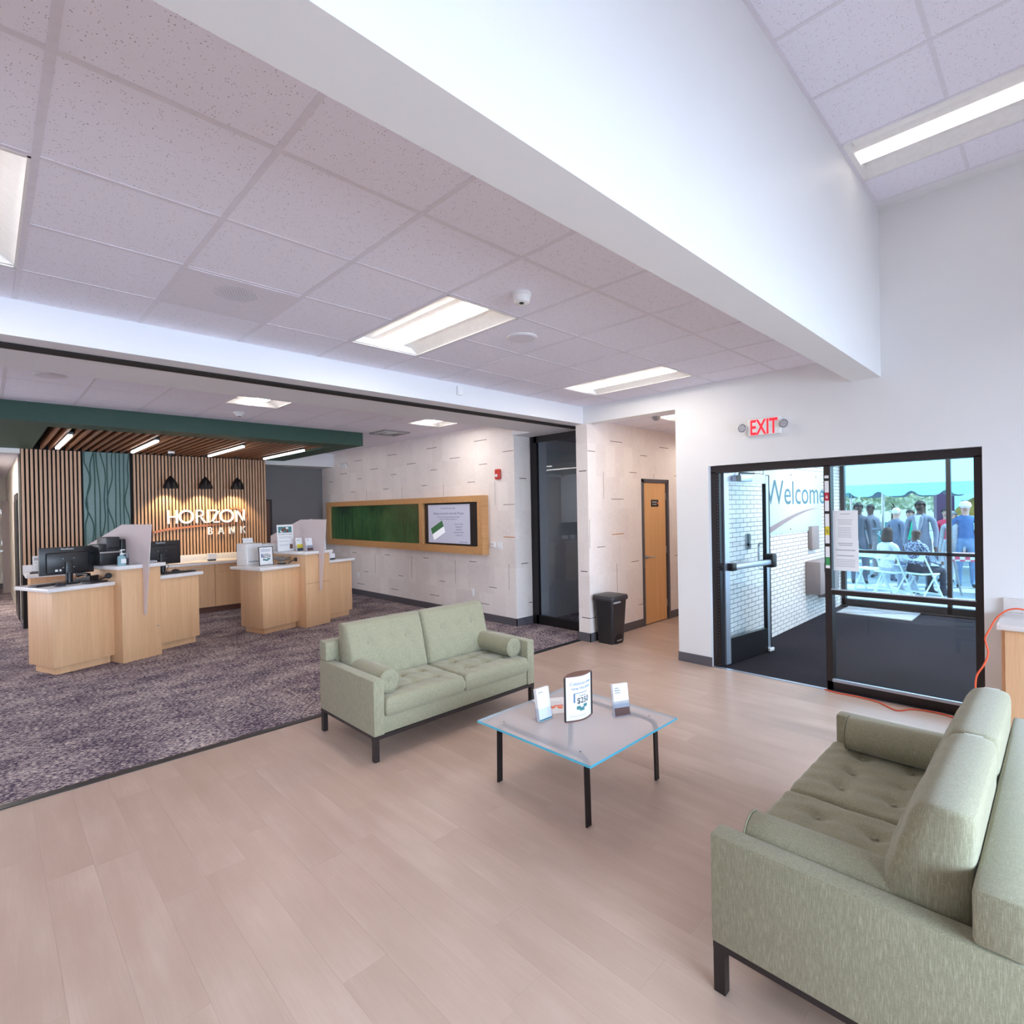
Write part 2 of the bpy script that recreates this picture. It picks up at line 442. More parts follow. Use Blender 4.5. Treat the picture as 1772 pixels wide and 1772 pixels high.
class MB:
    def __init__(s):
        s.v = []; s.f = []; s.m = []; s.sm = False

    def add(s, vs, fs, mi=0, T=None):
        o = len(s.v)
        s.v += [tuple(T @ Vector(v)) if T is not None else tuple(v) for v in vs]
        s.f += [tuple(o + i for i in f) for f in fs]
        s.m += [mi] * len(fs)
        return s

    def box(s, x0, x1, y0, y1, z0, z1, mi=0, T=None):
        vs = [(x0, y0, z0), (x1, y0, z0), (x1, y1, z0), (x0, y1, z0), (x0, y0, z1), (x1, y0, z1), (x1, y1, z1), (x0, y1, z1)]
        fs = [(0, 3, 2, 1), (4, 5, 6, 7), (0, 1, 5, 4), (1, 2, 6, 5), (2, 3, 7, 6), (3, 0, 4, 7)]
        return s.add(vs, fs, mi, T)

    def prism(s, pts, a, b, axis='z', mi=0, T=None):
        """pts 2D polygon (ccw), extruded from a to b along axis. axis z: (x,y); y: (x,z); x: (y,z)"""
        def mk(p, t):
            return {'z': (p[0], p[1], t), 'y': (p[0], t, p[1]), 'x': (t, p[0], p[1])}[axis]
        n = len(pts)
        vs = [mk(p, a) for p in pts] + [mk(p, b) for p in pts]
        fs = [tuple(range(n - 1, -1, -1)), tuple(range(n, 2 * n))] + [(i, (i + 1) % n, n + (i + 1) % n, n + i) for i in range(n)]
        return s.add(vs, fs, mi, T)

    def cyl(s, c, r, h, axis='z', n=20, r2=None, mi=0, T=None):
        r2 = r if r2 is None else r2
        vs = []
        for (rr, t) in ((r, 0), (r2, h)):
            for i in range(n):
                a = 2 * PI * i / n
                p = (rr * math.cos(a), rr * math.sin(a))
                q = {'z': (c[0] + p[0], c[1] + p[1], c[2] + t), 'y': (c[0] + p[0], c[1] + t, c[2] + p[1]), 'x': (c[0] + t, c[1] + p[0], c[2] + p[1])}[axis]
                vs.append(q)
        fs = [tuple(range(n - 1, -1, -1)), tuple(range(n, 2 * n))] + [(i, (i + 1) % n, n + (i + 1) % n, n + i) for i in range(n)]
        return s.add(vs, fs, mi, T)

    def lathe(s, prof, n=24, c=(0, 0, 0), mi=0, T=None, a0=0, a1=2 * PI):
        vs = []
        for (r, z) in prof:
            for i in range(n):
                a = a0 + (a1 - a0) * i / n
                vs.append((c[0] + r * math.cos(a), c[1] + r * math.sin(a), c[2] + z))
        fs = []
        for k in range(len(prof) - 1):
            for i in range(n):
                j = (i + 1) % n
                fs.append((k * n + i, k * n + j, (k + 1) * n + j, (k + 1) * n + i))
        return s.add(vs, fs, mi, T)

    def tube(s, path, r, n=8, mi=0, T=None, radii=None):
        pts = [Vector(p) for p in path]
        vs = []
        prev = None
        for i, p in enumerate(pts):
            t = (pts[min(i + 1, len(pts) - 1)] - pts[max(i - 1, 0)]).normalized()
            if prev is None:
                u = t.orthogonal().normalized()
            else:
                u = (prev - t * prev.dot(t)).normalized()
            prev = u
            w = t.cross(u)
            rr = radii[i] if radii else r
            for k in range(n):
                a = 2 * PI * k / n
                vs.append(tuple(p + (u * math.cos(a) + w * math.sin(a)) * rr))
        fs = [(i * n + k, i * n + (k + 1) % n, (i + 1) * n + (k + 1) % n, (i + 1) * n + k) for i in range(len(pts) - 1) for k in range(n)]
        fs += [tuple(range(n - 1, -1, -1)), tuple((len(pts) - 1) * n + k for k in range(n))]
        return s.add(vs, fs, mi, T)

    def rbox(s, x0, x1, y0, y1, z0, z1, r=0.01, seg=2, mi=0, T=None):
        bm = bmesh.new()
        bmesh.ops.create_cube(bm, size=1)
        for v in bm.verts:
            v.co = Vector(((x0 + x1) / 2 + v.co.x * (x1 - x0), (y0 + y1) / 2 + v.co.y * (y1 - y0), (z0 + z1) / 2 + v.co.z * (z1 - z0)))
        bmesh.ops.bevel(bm, geom=list(bm.edges), offset=r, segments=seg, profile=0.5, affect='EDGES')
        bm.verts.index_update()
        vs = [tuple(v.co) for v in bm.verts]
        fs = [tuple(v.index for v in f.verts) for f in bm.faces]
        bm.free()
        return s.add(vs, fs, mi, T)

    def mesh(s, name, mats, smooth=True):
        me = bpy.data.meshes.new(name)
        me.from_pydata(s.v, [], s.f)
        for x in (mats if isinstance(mats, (list, tuple)) else [mats]):
            me.materials.append(M[x] if isinstance(x, str) else x)
        me.polygons.foreach_set('material_index', s.m)
        if smooth:
            me.polygons.foreach_set('use_smooth', [True] * len(me.polygons))
            me.set_sharp_from_angle(angle=R(35))
        me.update()
        return me

    def obj(s, name, mats, parent=None, smooth=True, loc=None, rot=None):
        return mobj(name, s.mesh(name, mats, smooth), parent, loc, rot)


def mobj(name, me, parent=None, loc=None, rot=None):
    o = bpy.data.objects.new(name, me)
    COL.objects.link(o)
    if parent is not None:
        o.parent = parent
    if loc is not None:
        o.location = loc
    if rot is not None:
        o.rotation_euler = rot
    return o


def tag(o, label, cat, group=None):
    o['label'] = label
    o['category'] = cat
    if group:
        o['group'] = group
    return o


def thing(name, label, cat, loc=(0, 0, 0), rz=0, group=None):
    o = bpy.data.objects.new(name, None)
    COL.objects.link(o)
    o.empty_display_size = 0.1
    o.location = loc
    o.rotation_euler = (0, 0, R(rz))
    return tag(o, label, cat, group)


def struct(o):
    o['kind'] = 'structure'
    return o


def stuff(o):
    o['kind'] = 'stuff'
    return o


def copy_thing(root, loc, rz, label):
    r = root.copy(); COL.objects.link(r)
    r.location = loc; r.rotation_euler = (0, 0, R(rz)); r['label'] = label
    for ch in list(root.children):
        c_ = ch.copy(); COL.objects.link(c_); c_.parent = r
        for g in list(ch.children):
            d = g.copy(); COL.objects.link(d); d.parent = c_
    return r


def B(name, dims, mats, parent=None, r=0.0, **k):
    mb = MB()
    if r:
        mb.rbox(*dims, r=r)
    else:
        mb.box(*dims)
    return mb.obj(name, mats, parent, **k)


def text(body, size, mat, parent, x, y, z, ext=0.0005, name='lettering', align='CENTER', sx=1.0, rot=None, bold=0.0, spacing=1.0):
    """text standing in the local XZ plane facing local -Y, unless rot matrix is given"""
    cu = bpy.data.curves.new('t', 'FONT')
    cu.body = body
    cu.size = size
    cu.extrude = ext
    cu.offset = bold
    cu.align_x = align
    cu.space_character = spacing
    cu.resolution_u = 3
    to = bpy.data.objects.new('t', cu)
    me = bpy.data.meshes.new_from_object(to)
    bpy.data.objects.remove(to)
    bpy.data.curves.remove(cu)
    T = Matrix.Translation((x, y, z)) @ (rot if rot is not None else Matrix.Rotation(R(90), 4, 'X')) @ Matrix.Diagonal((sx, 1, 1, 1))
    me.transform(T)
    me.materials.clear()
    me.materials.append(M[mat])
    me.name = name
    return mobj(name, me, parent)


def lines_mb(rows, x0, x1, y, z0, dz, h, jag=0.15, seed=1, mb=None):
    """rows of small print as thin strips on a sheet facing -Y"""
    rr = random.Random(seed)
    mb = mb or MB()
    for i in range(rows):
        w = (x1 - x0) * (1 - rr.random() * jag)
        cx = (x0 + x1) / 2
        mb.box(cx - w / 2, cx + w / 2, y - 0.0006, y, z0 - i * dz - h, z0 - i * dz)
    return mb


# ================================================================== SETTING
CZ = 2.98     # main ceiling
BZ = 2.765    # underside of beams
HZ = 4.177    # high ceiling
EX = 5.47     # exit wall face

floor = struct(B('floor', (-3.1, 9.6, -3.7, 4.36, -0.12, -0.004), 'mortar'))
# vinyl planks, each a part of the floor
pk = {}
PWID, PLEN = 0.18, 1.22


def plank_mesh(w, l):
    k = (round(w, 3), round(l, 3))
    if k not in pk:
        g = 0.0002
        pk[k] = MB().box(g, w - g, g, l - g, -0.004, 0.0).mesh('plank', 'plank', False)
    return pk[k]


rr = random.Random(3)
ix = 0
x = -0.36
while x < 7.9:
    w = PWID
    if x < EX:
        ya, yb = (-0.8, 4.36)
        if x + w > EX:
            w = EX - x
    else:
        ya, yb = (3.0, 4.22)
    y = ya
    off = rr.random() * PLEN
    first = True
    while y < yb - 0.01:
        l = PLEN - off if first else PLEN
        first = False
        l = min(l, yb - y)
        if l > 0.02:
            mobj('plank', plank_mesh(w, l), floor, (x, y, 0))
        y += l
    x += w
# the rest of the vinyl, outside the picture, in one piece
rest = MB()
rest.box(-3.1, -0.36, -3.7, 4.36, -0.004, 0)
rest.box(-0.36, EX, -3.7, -0.8, -0.004, 0)
rest.box(EX, EX + .16, 2.6, 3.0, -0.004, 0)
rest.box(7.9, 9.6, 3.0, 4.22, -0.004, 0)
stuff(rest.obj('plank_field', 'plank', floor))

fc = MB()
fc.box(-3.1, 5.51, 4.42, 11.2, -0.12, 0.002)
fc.box(5.51, 8.2, 4.40, 5.58, -0.12, 0.002)
fc.box(-3.1, 0.42, 11.2, 20.0, -0.12, 0.002)
fc.box(4.05, 5.51, 11.2, 12.2, -0.12, 0.002)
struct(fc.obj('floor_carpet', 'carpet'))
struct(B('trim_1', (-3.1, 5.47, 4.355, 4.42, -0.02, 0.006), 'black_plastic'))
struct(B('floor_vestibule', (EX + .04, 10.3, -1.6, 2.64, -0.12, -0.001), 'entry'))
struct(B('trim_2', (EX + .0, EX + .045, 1.545, 2.6, -0.02, 0.004), 'alu'))

# exit wall
w = MB()
w.box(EX, EX + .15, 2.63, 3.0, 0, BZ)
w.box(EX, EX + .15, -3.7, .447, 0, 4.4)
w.box(EX, EX + .15, .447, 2.63, 2.115, 4.4)
w.box(EX, EX + .15, 2.63, 4.28, BZ, 4.4)
struct(w.obj('wall_right', 'white_wall', smooth=False))
# hall partition with wallpaper (door opening cut)
HY = 4.22
w = MB()
w.box(EX, 6.70, HY, HY + .18, 0, BZ)
w.box(7.44, 9.6, HY, HY + .18, 0, 2.9)
w.box(6.70, 7.44, HY, HY + .18, 2.10, 2.9)
w.box(EX + .15, 6.70, HY, HY + .18, BZ, 2.9)
wh = struct(w.obj('wall_hall', 'wallpaper', smooth=False))
struct(B('wall_hall_front', (EX + .15, 9.6, 2.86, 3.0, 0, 2.9), 'wallpaper'))
struct(B('wall_hall_end', (9.6, 9.75, 2.86, 4.4, 0, 2.9), 'hall_wall'))
# screen wall
ws = struct(B('wall_back', (5.51, 8.3, 5.58, 11.9, 0, 3.1), 'wallpaper'))
# pocket room behind the dark glass
struct(B('wall_pocket', (8.0, 8.15, 4.3, 5.6, 0, 3.1), 'white_wall'))
struct(B('wall_pocket_side', (5.62, 8.0, 4.40, 4.43, 0, 3.1), 'white_wall'))
struct(B('ceiling_pocket', (5.92, 8.1, 4.40, 5.58, BZ, 2.9), 'grey_wall'))
# beams and bulkheads
w = MB()
w.box(-3.1, 5.9, 4.28, 5.2, BZ, 3.6)
w.box(5.47, 5.92, 5.2, 5.58, BZ, 3.6)
struct(w.obj('ceiling_beam', 'soffit', smooth=False))
struct(B('trim_track', (-3.1, 5.66, 4.465, 4.585, BZ - .012, BZ + .002), 'slat_back'))
struct(B('wall_bulkhead', (-3.1, EX, 1.09, 1.31, BZ, 4.4), 'white_wall'))
# green canopy over the tellers
GX0, GX1, GY0, GY1 = -1.6, 4.42, 7.95, 11.2
g = MB()
g.box(GX0, GX1, GY0, 8.35, BZ + .005, CZ + .05)
g.box(GX0, .56, 8.35, GY1, BZ + .005, CZ + .05)
g.box(4.05, GX1, 8.35, GY1, BZ + .005, CZ + .05)
cn = struct(g.obj('ceiling_canopy', 'green', smooth=False))
B('canopy_recess', (.56, 4.05, 8.35, GY1, BZ + .16, CZ + .05), 'slat_back', cn)
bf = MB().box(-.016, .016, 8.36, 11.1, BZ, BZ + .11).mesh('baffle', 'baffle_wood', False)
k = 0
xb = .664
while xb < 4.0:
    mobj('baffle', bf, cn, (xb, 0, 0))
    xb += .1015
led = None
for i, xx in enumerate((.81, 1.745, 2.87, 3.81)):
    t = thing('linear_light', ['leftmost white light bar among the ceiling baffles', 'second white light bar from the left among the baffles', 'third white light bar from the left among the baffles', 'rightmost white light bar near the green canopy corner'][i], 'light', (xx, 9.68, BZ - .012), 0, 'light bars under the green canopy')
    B('light_housing', (-.03, .03, -.90, .90, -.004, .03), 'black', t)
    B('light_tube', (-.019, .019, -.88, .88, -.03, -.003), 'led', t)

# slat wall
SLX0, SLX1, SLY = .42, 4.05, 11.2
sw = struct(B('wall_slat', (SLX0, SLX1, SLY, 11.9, 0, 3.1), 'slat_back'))
sl = MB().box(-.015, .015, SLY - .045, SLY, .9, BZ).mesh('slat', 'slat_wood', False)
xs = SLX0 + .025
n = 0
PANL, PANR = 1.175, 1.80
while xs < SLX1 - .01:
    if not (PANL - .02 < xs < PANR + .02):
        mobj('slat', sl, sw, (xs, 0, 0))
    xs += .0527
    n += 1
pan = B('reed_panel', (PANL, PANR, SLY - .05, SLY, .9, BZ), 'teal_panel', sw)
rr = random.Random(11)
for i in range(11):
    x0 = PANL + .03 + i * (PANR - PANL - .06) / 10
    amp = rr.choice([.0, .004, .03, .04, .02])
    ph = rr.random() * 6
    fr = 2.0 + rr.random() * 2.5
    pth = [(min(PANR - .012, max(PANL + .012, x0 + amp * math.sin(ph + fr * z_) + amp * .6 * math.sin(ph * 2 + fr * 2.3 * z_))), SLY - .052, z_) for z_ in [.92 + q * .046 for q in range(41)]]
    MB().tube(pth, .009, 6).obj('reed', 'teal_dark', pan)

# white box, grey recess, hall on the left
struct(B('ceiling_header', (4.05, 5.51, 11.2, 11.9, 2.69, 3.1), 'white_wall'))
struct(B('wall_recess', (4.05, 5.6, 11.78, 11.9, 0, 2.69), 'grey_wall'))
t = struct(B('door_2', (4.1, 4.38, 11.755, 11.78, 0.0, 2.0), 'dark_bronze'))
B('door_leaf', (4.0, 4.33, 11.745, 11.755, 0.0, 1.97), 'brown_ink', t)
struct(B('wall_left_hall', (.42, .55, 11.9, 18.5, 0, 2.8), 'hall_wall'))
w = B('door_3', (.405, .42, 12.1, 13.35, 0, 2.12), 'dark_bronze'); struct(w)
B('door_opening', (.398, .405, 12.2, 13.25, 0, 2.0), 'black', w)
struct(B('wall_hall_far', (-1.4, .5, 18.4, 18.5, 0, 2.8), 'hall_wall'))
w = struct(B('door_4', (.30, .42, 16.9, 16.95, 0, 2.1), 'heater'))
B('door_handle', (.20, .31, 16.86, 16.88, .95, .98), 'steel', w)
for z_ in (.35, 1.1, 1.8):
    B('hinge', (.285, .30, 16.88, 16.92, z_, z_ + .1), 'steel', w)
struct(B('wall_hall_left', (-1.5, -1.4, 11.2, 18.5, 0, 2.8), 'hall_wall'))
struct(B('ceiling_left_hall', (-1.5, .55, 11.5, 18.5, 2.72, 2.85), 'tile'))
struct(B('ceiling_left_header', (-1.6, .42, 11.2, 11.5, 2.70, 3.0), 'white_wall'))
t = thing('ceiling_troffer', 'bright light panel far down the left corridor ceiling', 'light', (-.35, 13.2, 2.715))
B('light_frame', (-.3, .3, -.6, .6, -.006, .004), 'white_plastic', t)
B('diffuser', (-.25, .25, -.55, .55, -.012, -.005), 'lamp_back', t)
struct(B('wall_left', (-3.2, -3.1, -3.7, 11.2, 0, 4.4), 'white_wall'))
struct(B('wall_left_back', (-3.2, -1.5, 11.2, 11.3, 0, 3.0), 'white_wall'))
# wall behind the camera with a window band
w = MB()
w.box(-3.2, 5.6, -3.7, -3.6, 0, .4); w.box(-3.2, 5.6, -3.7, -3.6, 2.7, 3.05); w.box(-3.2, 5.6, -3.7, -3.6, 4.05, 4.4)
w.box(-3.2, -1.7, -3.7, -3.6, .4, 4.1); w.box(4.9, 5.6, -3.7, -3.6, .4, 4.1)
wf_ = struct(w.obj('wall_front', 'white_wall', smooth=False))
B('sky_block_panel', (-1.7, 4.9, -3.66, -3.64, .4, 2.7), 'paper', wf_)  # unseen panels added to keep sky light out of the room
B('sky_block_panel', (-1.7, 4.9, -3.66, -3.64, 3.05, 4.05), 'paper', wf_)
struct(B('ceiling_roof', (-3.2, 10.4, -3.7, 11.9, 4.4, 4.5), 'white_wall'))

# ---- suspended ceilings
tile_cache = {}


def tile_ceiling(name, xl, yl, z, skip=(), rim=0.0):
    base = struct(B(name, (xl[0], xl[-1], yl[0], yl[-1], z + .06, z + .09), 'white_plastic'))
    for i in range(len(xl) - 1):
        for j in range(len(yl) - 1):
            if (i, j) in skip:
                continue
            a, b_ = xl[i + 1] - xl[i], yl[j + 1] - yl[j]
            kk = (round(a, 3), round(b_, 3))
            if kk not in tile_cache:
                g_ = .011
                tile_cache[kk] = MB().box(g_, a - g_, g_, b_ - g_, 0.0, .015).box(.002, a - .002, .002, b_ - .002, .006, .015).mesh('ceiling_tile', 'tile', False)
            mobj('ceiling_tile', tile_cache[kk], base, (xl[i], yl[j], z + .0015))
    for x_ in xl:
        B('grid_bar', (x_ - .012, x_ + .012, yl[0], yl[-1], z - .001, z + .006), 'tee', base, smooth=False)
    for j, y_ in enumerate(yl):
        i0 = 0
        for i in range(len(xl)):
            if i == len(xl) - 1 or ((i, j) in skip and (i, j - 1) in skip):
                if i > i0:
                    B('cross_bar', (xl[i0], xl[i], y_ - .012, y_ + .012, z - .0002, z + .0055), 'tee', base, smooth=False)
                i0 = i + 1
    return base


G = .61
xm = [-1.675 + G * i for i in range(12)]          # ... 0.155 ... 5.035
xm += [EX]
ym = [1.31 + .01, 1.93, 2.54, 3.15, 3.76, 4.28]
IX = {round(v, 3): i for i, v in enumerate(xm)}


def ix_(v):
    return min(range(len(xm)), key=lambda i: abs(xm[i] - v))


sk = set()
for x_, y_ in ((1.985, 2.54), (4.425, 2.54), (-.455, 2.54)):
    for d in (0, 1):
        sk.add((ix_(x_), 2 + d))
sk.add((ix_(.765), 3))
tile_ceiling('ceiling_main', xm, ym, CZ, sk)
struct(B('ceiling_main_rest', (-3.1, -1.675, 1.31, 4.28, CZ, CZ + .05), 'tile'))
xb_ = xm[:-1] + [5.51]
yb_ = [5.2, 5.51, 6.12, 6.73, 7.34, 7.95]
sk = {(ix_(1.985), 2), (ix_(4.425), 2), (ix_(4.425), 4)}
tile_ceiling('ceiling_back', xb_, yb_, CZ, sk)
w = MB(); w.box(-3.1, -1.6, 5.2, 11.2, CZ, CZ + .05); w.box(4.42, 5.51, 7.96, 11.2, CZ, CZ + .02)
struct(w.obj('ceiling_back_rest', 'tile', smooth=False))
xh = [.02 + G * i for i in range(9)] + [5.32]
yh = [-1.95, -1.34, -.73, -.12, .49, 1.075]
skh = set()
for i_ in range(4):
    if i_ >= 0:
        pass
HLX = 4.29
ihl = min(range(len(xh)), key=lambda i: abs(xh[i] - HLX))
skh.add((ihl, 4)); skh.add((ihl, 3))
tile_ceiling('ceiling_high', xh, yh, HZ, skh)
w = MB(); w.box(-3.1, .02, -3.6, 1.09, HZ, HZ + .05); w.box(.02, 5.32, -3.6, -1.95, HZ, HZ + .05); w.box(5.32, 5.47, -3.6, 1.09, HZ, HZ + .05); w.box(.02, 5.32, 1.075, 1.09, HZ, HZ + .05)
struct(w.obj('ceiling_high_rest', 'soffit', smooth=False))
tile_ceiling('ceiling_hall', [EX + .15, 6.0, 6.61, 7.22, 7.83, 8.44, 9.6], [3.0, 3.0 + G, HY], 2.815, {(1, 0)})


def troffer(loc, W_, L_, label, lamp='lamp', group='recessed ceiling troffers', rz=0):
    """recessed light, long side along local Y, underside at z=0"""
    t = thing('ceiling_troffer', label, 'light', loc, rz, group)
    a, l = W_ / 2 - .012, L_ / 2 - .012
    fr = MB()
    fr.box(-a, a, -l, -l + .012, -.001, .10); fr.box(-a, a, l - .012, l, -.001, .10)
    fr.box(-a, -a + .010, -l, l, -.001, .10); fr.box(a - .010, a, -l, l, -.001, .10)
    fr.box(-a, a, -l, l, .10, .11)
    fr.obj('light_frame', 'white_plastic', t, smooth=False)
    for s in (-1, 1):
        prof = [(s * (a - .010), .004), (s * (a - .06), .045), (s * (a - .11), .066), (s * (a - .16), .064), (s * .085, .030), (s * .085, .036), (s * (a - .16), .072), (s * (a - .11), .074), (s * (a - .06), .053), (s * (a - .010), .012)]
        if s < 0:
            prof = prof[::-1]
        MB().prism(prof, -l + .012, l - .012, 'y').obj('reflector', 'white_plastic', t)
    MB().box(-.085, .085, -l + .03, l - .03, .022, .060).obj('diffuser', lamp, t, smooth=False)
    for s in (-1, 1):
        y0 = s * (l - .012)
        y1 = s * (l - .03)
        MB().box(-a + .01, a - .01, min(y0, y1), max(y0, y1), .005, .05).obj('end_plate', 'white_plastic', t, smooth=False)
    return t


troffer((2.29, 3.15, CZ), G, 2 * G, 'large bright recessed troffer over the lobby, left of the smoke detector')
troffer((4.73, 3.15, CZ), G, 2 * G, 'recessed troffer nearest the corridor with the wooden door')
troffer((-.15, 3.15, CZ), G, 2 * G, 'recessed troffer cut off by the left edge of the picture')
troffer((4.595, .465, HZ), G, 2 * G, 'long bright troffer in the high ceiling above the glass entrance', 'lamp_hi')
troffer((2.29, 6.425, CZ), G, G, 'square troffer behind the beam, left of the green canopy corner', 'lamp_back')
troffer((4.73, 6.425, CZ), G, G, 'square troffer near the top of the patterned screen wall', 'lamp_back')
troffer((6.305, 3.305, 2.815), G, G, 'square troffer in the corridor ceiling beyond the opening')
# unseen lamps of the same rooms, some added as fill light
troffer((-2.0, 9.6, CZ), G, 2 * G, 'added fill troffer in the left back ceiling outside the picture')  # added to brighten the back area
troffer((1.0, -1.6, HZ - .002), G, 2 * G, 'high troffer behind the camera', 'lamp_hi')

troffer((8.2, 1.0, 2.88), G, 2 * G, 'added fill light under the vestibule ceiling, out of sight', 'fill_vest')  # added to brighten the white brick
troffer((7.0, 4.98, BZ - .13), G, G, 'added square fill light in the room behind the dark glass panel', 'lamp_hi')  # added so the room behind the glass is not black

troffer((7.8, 3.6, 2.815 - .115), G, G, 'added square fill light deeper in the corridor, hidden behind the wall')  # added to brighten the corridor wall and wooden door

# ceiling devices
t = thing('ceiling_speaker', 'round flush white speaker beside the large troffer', 'speaker', (2.90, 2.83, CZ))
MB().cyl((0, 0, -.006), .115, .008, n=32).obj('rim', 'white_plastic', t)
MB().cyl((0, 0, -.009), .10, .004, n=32).obj('grille', 'tee', t)
for lx, ly, lb in ((.447, 6.38, 'left round flush speaker behind the beam'), (4.138, 6.5, 'right round flush speaker behind the beam, near a square troffer')):
    copy_thing(t, (lx, ly, CZ), 0, lb)
t = thing('smoke_detector', 'white cylindrical detector on the lobby ceiling with dark eye', 'detector', (2.31, 2.25, CZ))
MB().lathe([(0, -.062), (.03, -.062), (.046, -.055), (.05, -.02), (.056, -.016), (.058, 0.001)], 28).obj('detector_body', 'white_plastic', t)
MB().cyl((-.012, -.012, -.066), .014, .006, n=16).obj('sensor_eye', 'black_plastic', t)
t = thing('smoke_detector', 'small white detector hanging just in front of the green canopy', 'detector', (2.32, 7.25, CZ))
MB().lathe([(0, -.05), (.035, -.05), (.04, -.035), (.06, -.02), (.07, 0.001)], 20).obj('detector_body', 'white_plastic', t)
MB().cyl((0, -.02, -.056), .016, .007, n=12).obj('sensor_eye', 'black_plastic', t)
t = thing('speaker_panel', 'greyish metal ceiling panel with a round perforated patch', 'speaker', (1.07, 3.455, CZ))
B('panel_sheet', (-.293, .293, -.293, .293, -.002, .012), 'tee', t)
pf = MB()
for i in range(15):
    for j in range(15):
        dx, dy = (i - 7) * .016, (j - 7) * .016
        if dx * dx + dy * dy < .0132:
            pf.cyl((dx + (j % 2) * .008, dy - .1, -.0032), .0045, .0015, n=6)
stuff(pf.obj('perforation', 'grey_ink', t, smooth=False))
t = thing('air_vent', 'square louvred ceiling air vent beside the green canopy end', 'vent', (4.73, 7.645, CZ))
B('vent_frame', (-.29, .29, -.29, .29, .0, .012), 'white_plastic', t)
for i, a in enumerate((.24, .19, .14, .09)):
    mb = MB()
    for (q0, q1) in (((-a, -a), (a, -a)), ((a, -a), (a, a)), ((a, a), (-a, a)), ((-a, a), (-a, -a))):
        d = Vector((q1[0] - q0[0], q1[1] - q0[1])).normalized(); nrm = Vector((-d.y, d.x))
        v = [(q0[0], q0[1], 0), (q1[0], q1[1], 0), (q1[0] + nrm.x * .03, q1[1] + nrm.y * .03, -.022), (q0[0] + nrm.x * .03, q0[1] + nrm.y * .03, -.022)]
        mb.add(v, [(0, 1, 2, 3)]); mb.add([(p_[0], p_[1], p_[2] - .002) for p_ in v], [(3, 2, 1, 0)])
    mb.obj('louvre', 'grey_plastic' if i % 2 == 0 else 'white_plastic', t, smooth=False)
t = thing('security_camera', 'small dome camera above the horizontal sign wall slats', 'camera', (2.26, 10.4, BZ))
MB().cyl((0, 0, -.035), .05, .035, n=20).obj('camera_base', 'white_plastic', t)
MB().lathe([(0, -.09), (.025, -.083), (.04, -.06), (.043, -.035)], 20).obj('camera_dome', 'black_plastic', t)
t = thing('motion_sensor', 'small white box sensor on the long white beam', 'sensor', (3.46, 4.28, 2.905), 0)
B('sensor_body', (-.035, .035, -.03, 0.001, -.045, .045), 'white_plastic', t, r=.008)
B('sensor_lens', (-.02, .02, -.034, -.029, -.03, 0), 'paper', t)
t = thing('security_camera', 'small dark corridor ceiling camera near the opening', 'camera', (6.0, 3.55, 2.815))
MB().lathe([(0, -.05), (.03, -.045), (.05, -.02), (.06, 0)], 20).obj('camera_dome', 'grey_plastic', t)

# baseboards
bb = MB()
bb.box(EX - .01, EX, 2.62, 3.0, 0, .10); bb.box(EX, EX + .15, 3.0, 3.01, 0, .1); bb.box(EX - .01, EX, .345, .447, 0, .10)
struct(bb.obj('baseboard_right', 'base', smooth=False))
bb = MB()
bb.box(EX - .01, 6.70, HY - .01, HY, 0, .11); bb.box(EX - .01, EX, HY - .01, HY + .18, 0, .11); bb.box(7.44, 9.6, HY - .01, HY, 0, .11); bb.box(EX, 5.8, HY + .18, HY + .19, 0, .11)
struct(bb.obj('baseboard_hall', 'base', smooth=False))
bb = MB(); bb.box(5.50, 5.51, 5.57, 11.78, 0, .11); bb.box(5.50, 5.84, 5.57, 5.58, 0, .11)
struct(bb.obj('baseboard_back', 'base', smooth=False))
struct(B('baseboard_left', (.41, .42, 11.2, 12.1, 0, .1), 'base'))
struct(B('baseboard_far', (-1.4, .42, 18.38, 18.4, 0, .1), 'base'))

# printed dashes of the wallpaper (flat print)
TVD = [(11.45,2.38,11.26,2.37),(10.91,2.52,10.62,2.52),(10.26,2.75,9.98,2.75),(8.99,2.76,8.69,2.76),(9.63,2.54,9.35,2.54),(10.16,2.38,9.99,2.38),(10.44,2.12,10.27,2.12),(9.17,2.13,8.99,2.13),(8.89,2.39,8.70,2.39),(8.35,2.55,8.07,2.55),(7.72,2.77,7.44,2.77),(7.09,2.55,6.82,2.55),(7.62,2.39,7.45,2.40),(7.90,2.14,7.73,2.14),(6.64,2.14,6.46,2.14),(6.35,2.40,6.17,2.40),(6.46,2.77,6.17,2.77),(5.81,2.55,5.59,2.55),(5.82,1.77,5.59,1.77),(10.44,0.86,10.26,0.86),(9.16,0.87,8.99,0.87),(7.89,0.88,7.73,0.88),(6.63,0.88,6.46,0.89),(9.96,0.49,9.79,0.50),(8.69,0.50,8.54,0.51),(7.43,0.51,7.27,0.51),(6.17,0.52,6.00,0.52),(10.25,0.23,9.96,0.23),(8.97,0.23,8.70,0.24),(7.71,0.25,7.44,0.25),(6.45,.25,6.18,.25),(9.52,0.86,9.52,0.50),(8.25,0.88,8.25,0.51),(6.99,0.88,6.99,0.51),(5.73,0.89,5.73,0.52),(6.00,2.13,6.00,1.77),(8.52,2.13,8.52,1.93),(7.27,2.13,7.27,1.93),(9.80,2.12,9.80,1.94)]
